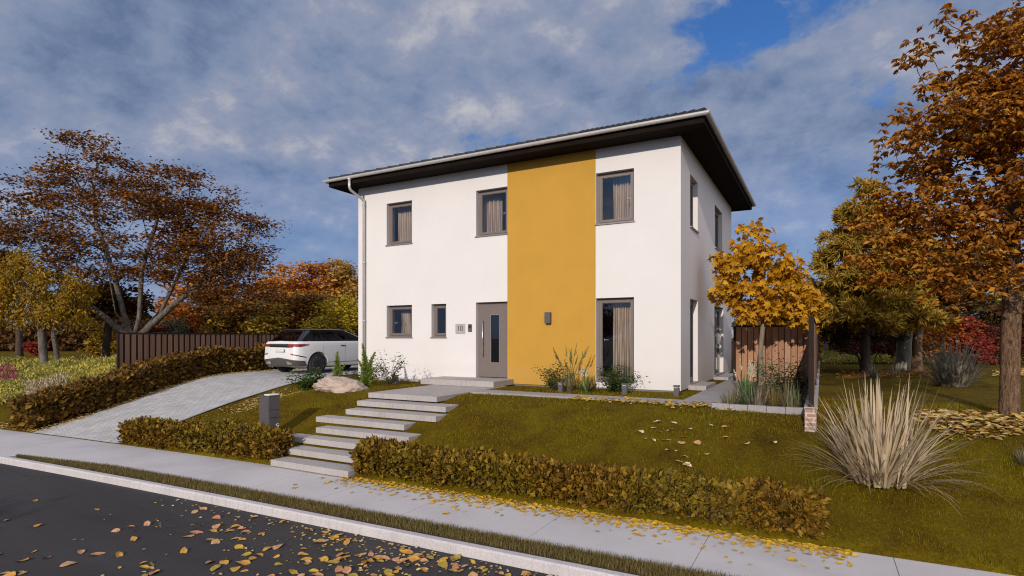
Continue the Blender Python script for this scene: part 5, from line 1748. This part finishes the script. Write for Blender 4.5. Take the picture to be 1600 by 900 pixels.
# mulch strip
X = np.linspace(0, 1, 24); T = np.linspace(-1, 1, 7)
mpts = []
for f in X:
    px = 1306 + 150 * f
    for q in T:
        d = 18.1 + 2.8 * f + q * (0.35 + 0.55 * math.sin(math.pi * min(1, f * 1.1))) * 1.0
        x, y = bearing(px, d)
        mpts.append((x, y, float(terr(x, y)) + 0.03 - 0.03 * abs(q)))
me = raw_mesh('mulch_path', np.array(mpts), [grid_faces(24, 7)])
tag(link('mulch_path', me, M['mulch']), kind='structure')

def litter(name, label, X, Y, L, m, seed, zf=None, shape='oval', lift=0.012, cat='fallen leaves', wr=0.7, tilt=0.35):
    rng = np.random.default_rng(seed)
    n = len(X)
    z = (terr(X, Y) if zf is None else zf(X, Y)) + lift
    az = rng.uniform(0, 6.283, n)
    A = np.stack([np.cos(az), np.sin(az), rng.normal(0.05, 0.12, n)], -1)
    N = UPZ + rand_unit(rng, n) * tilt
    Ls = L * rng.uniform(.6, 1.3, n)
    o = link(name, leaf_mesh(name, np.stack([X, Y, z], -1), A, N, Ls, Ls * wr, shape), m)
    return tag(o, label, cat, kind='stuff')
X, Y = band(1425, 1680, 7.9, 10.3, 1500, rng)
k = ((X - 2.6) / 1.5) ** 2 + ((Y - 11.0) / 1.35) ** 2 < rng.uniform(0.5, 1.1, len(X))
litter('leaf_litter', 'carpet of yellow fallen leaves round the tall russet tree trunk', X[k], Y[k], 0.12, M['litter'], 210, lift=0.03)
X, Y = band(1310, 1500, 17.6, 21, 700, rng)
litter('leaf_litter', 'reddish fallen leaves scattered over the far mulch path', X, Y, 0.12, M['lf_russet'], 211, lift=0.04)
X, Y = band(1555, 1640, 18, 22, 500, rng)
litter('leaf_litter', 'pale fallen leaves on the lawn behind the russet tree trunk', X, Y, 0.14, M['litter'], 216, lift=0.04)
s_ = rng.uniform(0, 10, 1500)
X = -17.45 - 1.3 * sm(0, 6, s_) - 0.12 + np.abs(rng.normal(0, 0.16, 1500)); Y = ys(X) + s_
litter('leaf_litter', 'yellow brown leaves drifted along the foot of the driveway hedge', X, Y, 0.07, M['litter'], 212, lift=0.035)
X = rng.uniform(-14.0, -12.2, 900); Y = 10.6 + (X + 14) * -0.3 + rng.normal(0, .55, 900)
litter('leaf_litter', 'yellow leaves on the grass beside the driveway near the boulder', X, Y, 0.065, M['litter'], 213, lift=0.03)
X = rng.uniform(-4.6, -1.3, 420); Y = 11.05 + rng.normal(0, 0.16, 420)
litter('leaf_litter', 'yellow leaves drifted along the garden path edge', X, Y, 0.075, M['litter_yel'], 214, lambda a, b_: np.where((b_ > 11.12) & (b_ < 11.74), -0.15, terr(a, b_) + 0.02), lift=0.012)
X = rng.uniform(-22, -17.6, 500); Y = ys(X) + np.abs(rng.normal(0, 0.14, 500)) + 0.02
litter('leaf_litter', 'yellow leaves along the lawn edge at the far end of the sidewalk', X, Y, 0.08, M['litter'], 215, lift=0.03)
X = np.concatenate([rng.normal(-4.2, 1.6, 420), rng.uniform(-9, 0.5, 160)]); Y = ys(X) - 1.93 - np.abs(rng.exponential(0.55, len(X)))
litter('leaf_litter', 'small leaf scraps scattered over the road below the kerb', X, Y, 0.045, M['litter'], 218, lambda a, b_: np.full_like(a, -1.42), lift=0.008)
X = rng.uniform(-7.2, 0.3, 1500); Y = ys(X) - 0.02 - np.abs(rng.exponential(0.13, 1500))
litter('leaf_litter', 'small yellow leaf scraps along the foot of the sidewalk hedge', X, Y, 0.07, M['litter_yel'], 217, lambda a, b_: np.full_like(a, -1.30), lift=0.008)

# trees across the street: they throw the shade at the far end of the road and stand reflected in the panes
rs = np.random.default_rng(230)
tree('street_tree', 'broad low tree across the street shading the far end of the road', (-9.7, -11.5, -1.4), [[(0, 0, 0), (0, 0, 1.8), (.1, 0, 3.4)]],
     [(0, 0, 4.5, 2.0, 1.7, .8), (-1.4, .3, 4.1, 1.3, 1.3, .7), (1.3, -.2, 4.2, 1.2, 1.2, .6)], 231, M['lf_russet'], M['bark_dark'], 0.16, 90, 60, 0.17, rx=0.4, rz=0.25)
for k, (x, y, h, w_) in enumerate(((-21, -30, 5.2, 'dense russet tree opposite the driveway across the street'), (-12, -33, 5.8, 'dense russet tree opposite the front door across the street'), (-3.5, -31, 5.4, 'dense russet tree opposite the patio window across the street'), (6, -34, 5.6, 'dense russet tree opposite the brick wall across the street'))):
    tree('street_tree', w_, (x, y, -1.4), [[(0, 0, 0), (0, 0, 2.0), (.1, 0, h)]], [(0, 0, h, 2.2, 2.0, 1.4), (-1.6, 0, h - 1.2, 1.9, 1.8, 1.3), (1.7, 0, h - 1.3, 1.9, 1.8, 1.3)], 240 + k, M['lf_brown'], M['bark_dark'], 0.2, 80, 60, 0.28, rx=0.6, rz=0.4, tilt=1.2)

# grass blades on the near lawn
def lawn_blades():
    rng = np.random.default_rng(300)
    n = 900000
    X = rng.uniform(-14.0, 7.5, n); T = rng.uniform(0.01, 6.2, n)
    Y = ys(X) + T
    d = -SY * X + CY * Y
    l = (CY * X + SY * Y) / d
    k = (np.abs(l) < 0.95) & (rng.uniform(0, 1, n) < np.clip((9.0 / d) ** 2, 0, 1) * 0.42)
    def out(x0, x1, y0, y1): return ~((X > x0) & (X < x1) & (Y > y0) & (Y < y1))
    clumpy = 0.5 + 0.5 * np.sin(X * 5.3 + 2.0 * np.sin(Y * 3.1 + X)) * np.sin(Y * 6.1 + 1.7 * np.sin(X * 2.3))
    k &= rng.uniform(0, 1, n) < 0.55 + 0.45 * clumpy
    k &= out(-9.1, -7.18, 9.8, 13.4) & out(-9.5, -7.2, 12.3, 13.4) & out(HX0, HX1, 13.3, 30) & out(-7.2, -1.6, 11.12, 11.74) & out(-2.45, -1.66, 11.7, 30) & out(-1.76, -.05, 10.84, 18)
    k &= (X > -13.75 - 0.2 * sm(0, 3.5, T))
    for i, (a, b) in enumerate(XL):
        y = 9.85 - 0.384 * (i + 1)
        k &= out(a, b, y - 0.02, y + 0.42)
    X, Y, d, clumpy = X[k], Y[k], d[k], clumpy[k]
    n = len(X)
    Lh = rng.uniform(0.02, 0.05, n) * (0.75 + 0.8 * clumpy ** 2); W = rng.uniform(0.004, 0.008, n) * np.clip(d / 8, 1, 2)
    az = rng.uniform(0, 6.283, n); ln = rng.uniform(0.1, 1.0, n)
    B = np.stack([X, Y, terr(X, Y) - 0.006], -1)
    S = np.stack([np.cos(az), np.sin(az), np.zeros(n)], -1)
    H = np.stack([-np.sin(az), np.cos(az), np.zeros(n)], -1)
    tip = B + H * (Lh * np.sin(ln))[:, None] + UPZ * (Lh * np.cos(ln) + 0.006)[:, None]
    V = np.stack([B - S * W[:, None] / 2, B + S * W[:, None] / 2, tip], 1).reshape(-1, 3)
    me = raw_mesh('lawn_grass', V, [np.arange(3 * n).reshape(-1, 3)])
    tag(link('lawn_grass', me, M['grass']), 'short olive lawn grass on the bank in front of the house', 'grass', kind='stuff')
    # ragged grass of the verge
    n = 60000
    X = rng.uniform(-14.2, 6, n); wv = np.minimum(1, 0.12 + np.maximum(0, X + 14.2) / 3)
    T = -1.735 + rng.uniform(0, 1, n) * (0.335 * wv)
    Y = ys(X) + T
    n = len(X)
    P = np.stack([X, Y, np.full(n, -1.305)], -1)
    me = blades_mesh('verge_grass', P, rng.uniform(0, 6.283, n), rng.uniform(0.035, 0.09, n), rng.uniform(0.005, 0.009, n), rng.uniform(0.05, 0.7, n), rng.uniform(0, .7, n), 2)
    tag(link('verge_grass', me, M['verge']), 'ragged grass strip between kerb and sidewalk', 'grass', kind='stuff')
lawn_blades()

# single fallen leaves
def curled(seed, shape):
    rng = np.random.default_rng(seed)
    nu, nv = 9, 5
    V = []
    c1, c2, tw = rng.uniform(0.2, 1.1), rng.uniform(-0.5, 0.7), rng.uniform(-.5, .5)
    wd_ = rng.uniform(0.34, 0.56)
    for i in range(nu):
        u = i / (nu - 1)
        w = wd_ * (math.sin(math.pi * min(1, u ** 0.8)) ** 0.75 if 0 < u < 1 else 0.02)
        if shape == 'lobed': w *= 0.75 + 0.35 * abs(math.sin(u * 9.5))
        for j in range(nv):
            v = (j / (nv - 1) - .5) * 2
            y = v * w / 2 * 1.25
            z = c1 * y * y * 1.6 + c2 * (u - .5) ** 2 * 0.6 + tw * y * (u - .5) + rng.normal(0, 0.006)
            V.append((u - .5, y, z))
    V = np.array(V); V[:, 2] -= V[:, 2].min()
    me = raw_mesh('fallen_leaf', V, [grid_faces(nu, nv)])
    me.polygons.foreach_set('use_smooth', [True] * len(me.polygons))
    return me
protos = {}
def leaf_things(spots, mats, sizes, where, zf, seed, shape, name='fallen_leaf'):
    rng = np.random.default_rng(seed)
    for i, (x, y) in enumerate(spots):
        key = mats[int(rng.integers(len(mats)))]
        word = {'leaf_yellow': 'yellow', 'leaf_gold': 'golden', 'leaf_tan': 'tan', 'leaf_pink': 'pinkish', 'leaf_brown': 'brown', 'leaf_cream': 'cream', 'leaf_peach': 'peach coloured', 'leaf_lime': 'olive yellow'}[key]
        var = int(rng.integers(4))
        if (key, var, shape) not in protos:
            me = curled(400 + var * 7 + (50 if shape == 'lobed' else 0), shape); me.materials.append(M[key]); protos[(key, var, shape)] = me
        o = bpy.data.objects.new(name, protos[(key, var, shape)])
        COL.objects.link(o)
        sz = rng.uniform(*sizes)
        o.location = (x, y, float(zf(x, y)) + 0.004)
        o.scale = (sz, sz * rng.uniform(.8, 1.25), sz)
        o.rotation_euler = (rng.normal(0, .18), rng.normal(0, .18), rng.uniform(0, 6.28))
        tag(o, 'dry %s fallen leaf %s' % (word, where), 'fallen leaf', '%s leaves %s' % (word, where))
rng = np.random.default_rng(500)
sp = []
while len(sp) < 185:
    x = rng.uniform(-60, 1020); y = rng.uniform(765, 925)
    dens = (0.12 + math.exp(-((x - 570) / 250) ** 2)) * np.clip((y - 740) / 110, 0.2, 1)
    if rng.uniform() > dens: continue
    d = 2.53 * 888.9 / (y - 527)
    X, Y = bearing(x, d)
    if Y > float(ys(X)) - 1.95: continue
    sp.append((X, Y))
leaf_things(sp, ['leaf_yellow', 'leaf_yellow', 'leaf_gold', 'leaf_gold', 'leaf_tan', 'leaf_pink', 'leaf_peach', 'leaf_peach', 'leaf_lime'], (0.085, 0.185), 'on the dark road', lambda a, b_: -1.42, 501, 'plain')
sp = []
while len(sp) < 90:
    X = rng.uniform(-7.6, 0.3); Y = float(ys(X)) - 0.03 - rng.exponential(0.22)
    if Y > float(ys(X)) - 1.35: sp.append((X, Y))
leaf_things(sp, ['leaf_yellow', 'leaf_yellow', 'leaf_gold', 'leaf_lime'], (0.07, 0.12), 'on the pale sidewalk', lambda a, b_: -1.30, 502, 'lobed')
lw = [(1022, 669), (1047, 673), (1030, 675), (1008, 685), (1022, 688), (1041, 688), (1077, 671), (1110, 664), (1065, 693), (1044, 704), (1058, 706), (1068, 683), (1070, 714), (1061, 722), (1073, 727), (1104, 710), (1167, 694), (1209, 692), (1090, 693), (1135, 669), (1000, 675), (1028, 660), (1053, 661), (1134, 685), (1074, 728)]
sp = []
for (x, y) in lw:
    d = 5.0
    while d < 30:
        X, Y = bearing(x, d)
        if EYE - (y - 527) / 888.9 * d < float(terr(X, Y)) + 0.02: break
        d += 0.02
    sp.append((X, Y))
leaf_things(sp, ['leaf_cream', 'leaf_cream', 'leaf_peach'], (0.11, 0.17), 'on the lawn bank', lambda a, b_: terr(a, b_) + 0.015, 503, 'lobed')
# ------------------------------------------------------------------ sky and sun
SUN = Vector((0.12, -1.0, 0.362)).normalized()      # direction towards the sun
sl = bpy.data.lights.new('sun', 'SUN')
sl.energy = 3.65
sl.angle = RAD(0.5)
sl.color = (1.0, 0.895, 0.765)
so = bpy.data.objects.new('sun', sl)
COL.objects.link(so)
so.location = (5, -30, 20)
so.rotation_euler = SUN.to_track_quat('Z', 'Y').to_euler()

wd = bpy.data.worlds.new('World')
SC.world = wd
wd.use_nodes = True
t = NT(wd.node_tree)
out = t.new('ShaderNodeOutputWorld')
bg = t.new('ShaderNodeBackground')
sky = t.new('ShaderNodeTexSky', sky_type='NISHITA')
sky.sun_disc = False
sky.sun_elevation = math.asin(SUN.z)
sky.sun_rotation = math.atan2(SUN.x, SUN.y)
sky.air_density = 1.0; sky.dust_density = 0.6; sky.ozone_density = 2.5
tc = t.new('ShaderNodeTexCoord').outputs['Generated']
sep = t.new('ShaderNodeSeparateXYZ'); t.link(tc, sep.inputs[0])
zz = t.math('ADD', t.math('MAXIMUM', sep.outputs[2], 0.0), 0.42)
cmb = t.new('ShaderNodeCombineXYZ')
t.link(t.math('DIVIDE', sep.outputs[0], zz), cmb.inputs[0])
t.link(t.math('DIVIDE', sep.outputs[1], zz), cmb.inputs[1])
cmb.inputs[2].default_value = 3.7
def cl(off):
    mp = t.new('ShaderNodeMapping'); mp.inputs['Location'].default_value = off
    t.link(cmb.outputs[0], mp.inputs[0])
    big = t.noise(mp.outputs[0], 1.4, 2, 0.5, 0.0)
    det = t.noise(mp.outputs[0], 3.6, 3, 0.5, 0.0)
    puf = t.noise(mp.outputs[0], 9.5, 12, 0.66, 0.2)
    return t.math('ADD', t.math('ADD', t.math('MULTIPLY', big, 0.45), t.math('MULTIPLY', det, 0.31)), t.math('MULTIPLY', puf, 0.24))
OFF = (21.3, 3.7, 0.0)
d0 = cl(OFF); d1 = cl((OFF[0] - 0.03, OFF[1] + 0.075, OFF[2]))
cover = t.ramp(d0, [(0.375, (0, 0, 0)), (0.43, (1, 1, 1))])
shade = t.math('MULTIPLY_ADD', t.math('SUBTRACT', d0, d1), 5.6)
shade.node.inputs[2].default_value = 0.31
dens = t.ramp(d0, [(0.42, (1, 1, 1)), (0.72, (0.0, 0.0, 0.0))])
lit = t.math('ADD', t.math('MULTIPLY', shade, 0.8), t.math('MULTIPLY', dens, 0.26), True)
ccol = t.ramp(lit, [(0.02, (1.05, 1.48, 2.55)), (0.32, (1.72, 2.20, 3.3)), (0.58, (2.40, 2.68, 3.6)), (0.95, (4.6, 4.5, 4.6))])
# the lower sky is a clear pale lavender blue
low = t.ramp(sep.outputs[2], [(0.0, (1, 1, 1)), (0.30, (0, 0, 0))])
blue = t.mix(low, t.mix(1.0, sky.outputs[0], (0.34, 0.60, 0.95), 'MULTIPLY'), (1.75, 2.30, 3.9))
cov2 = t.math('MULTIPLY', t.math('MULTIPLY', cover, 0.95), t.math('MULTIPLY_ADD', low, -0.85))
cov2.node.inputs[1].links[0].from_node.inputs[2].default_value = 1.0
col = t.mix(cov2, blue, ccol)
# warm glow added to the unseen sky on the right, as fill for the side wall
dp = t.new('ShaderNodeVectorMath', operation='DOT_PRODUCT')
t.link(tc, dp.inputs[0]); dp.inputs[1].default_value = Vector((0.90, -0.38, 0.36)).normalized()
fill_lobe = t.math('POWER', t.math('MAXIMUM', dp.outputs['Value'], 0.0), 1.3)
gain = t.math('MULTIPLY_ADD', fill_lobe, 2.6); gain.node.inputs[2].default_value = 1.0
wm = t.mix(fill_lobe, (1, 1, 1), (1.15, 0.90, 0.62))
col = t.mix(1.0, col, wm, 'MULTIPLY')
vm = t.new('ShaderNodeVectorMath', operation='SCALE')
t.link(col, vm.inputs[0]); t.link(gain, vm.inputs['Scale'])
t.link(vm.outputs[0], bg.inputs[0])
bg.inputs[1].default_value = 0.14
t.link(bg.outputs[0], out.inputs[0])
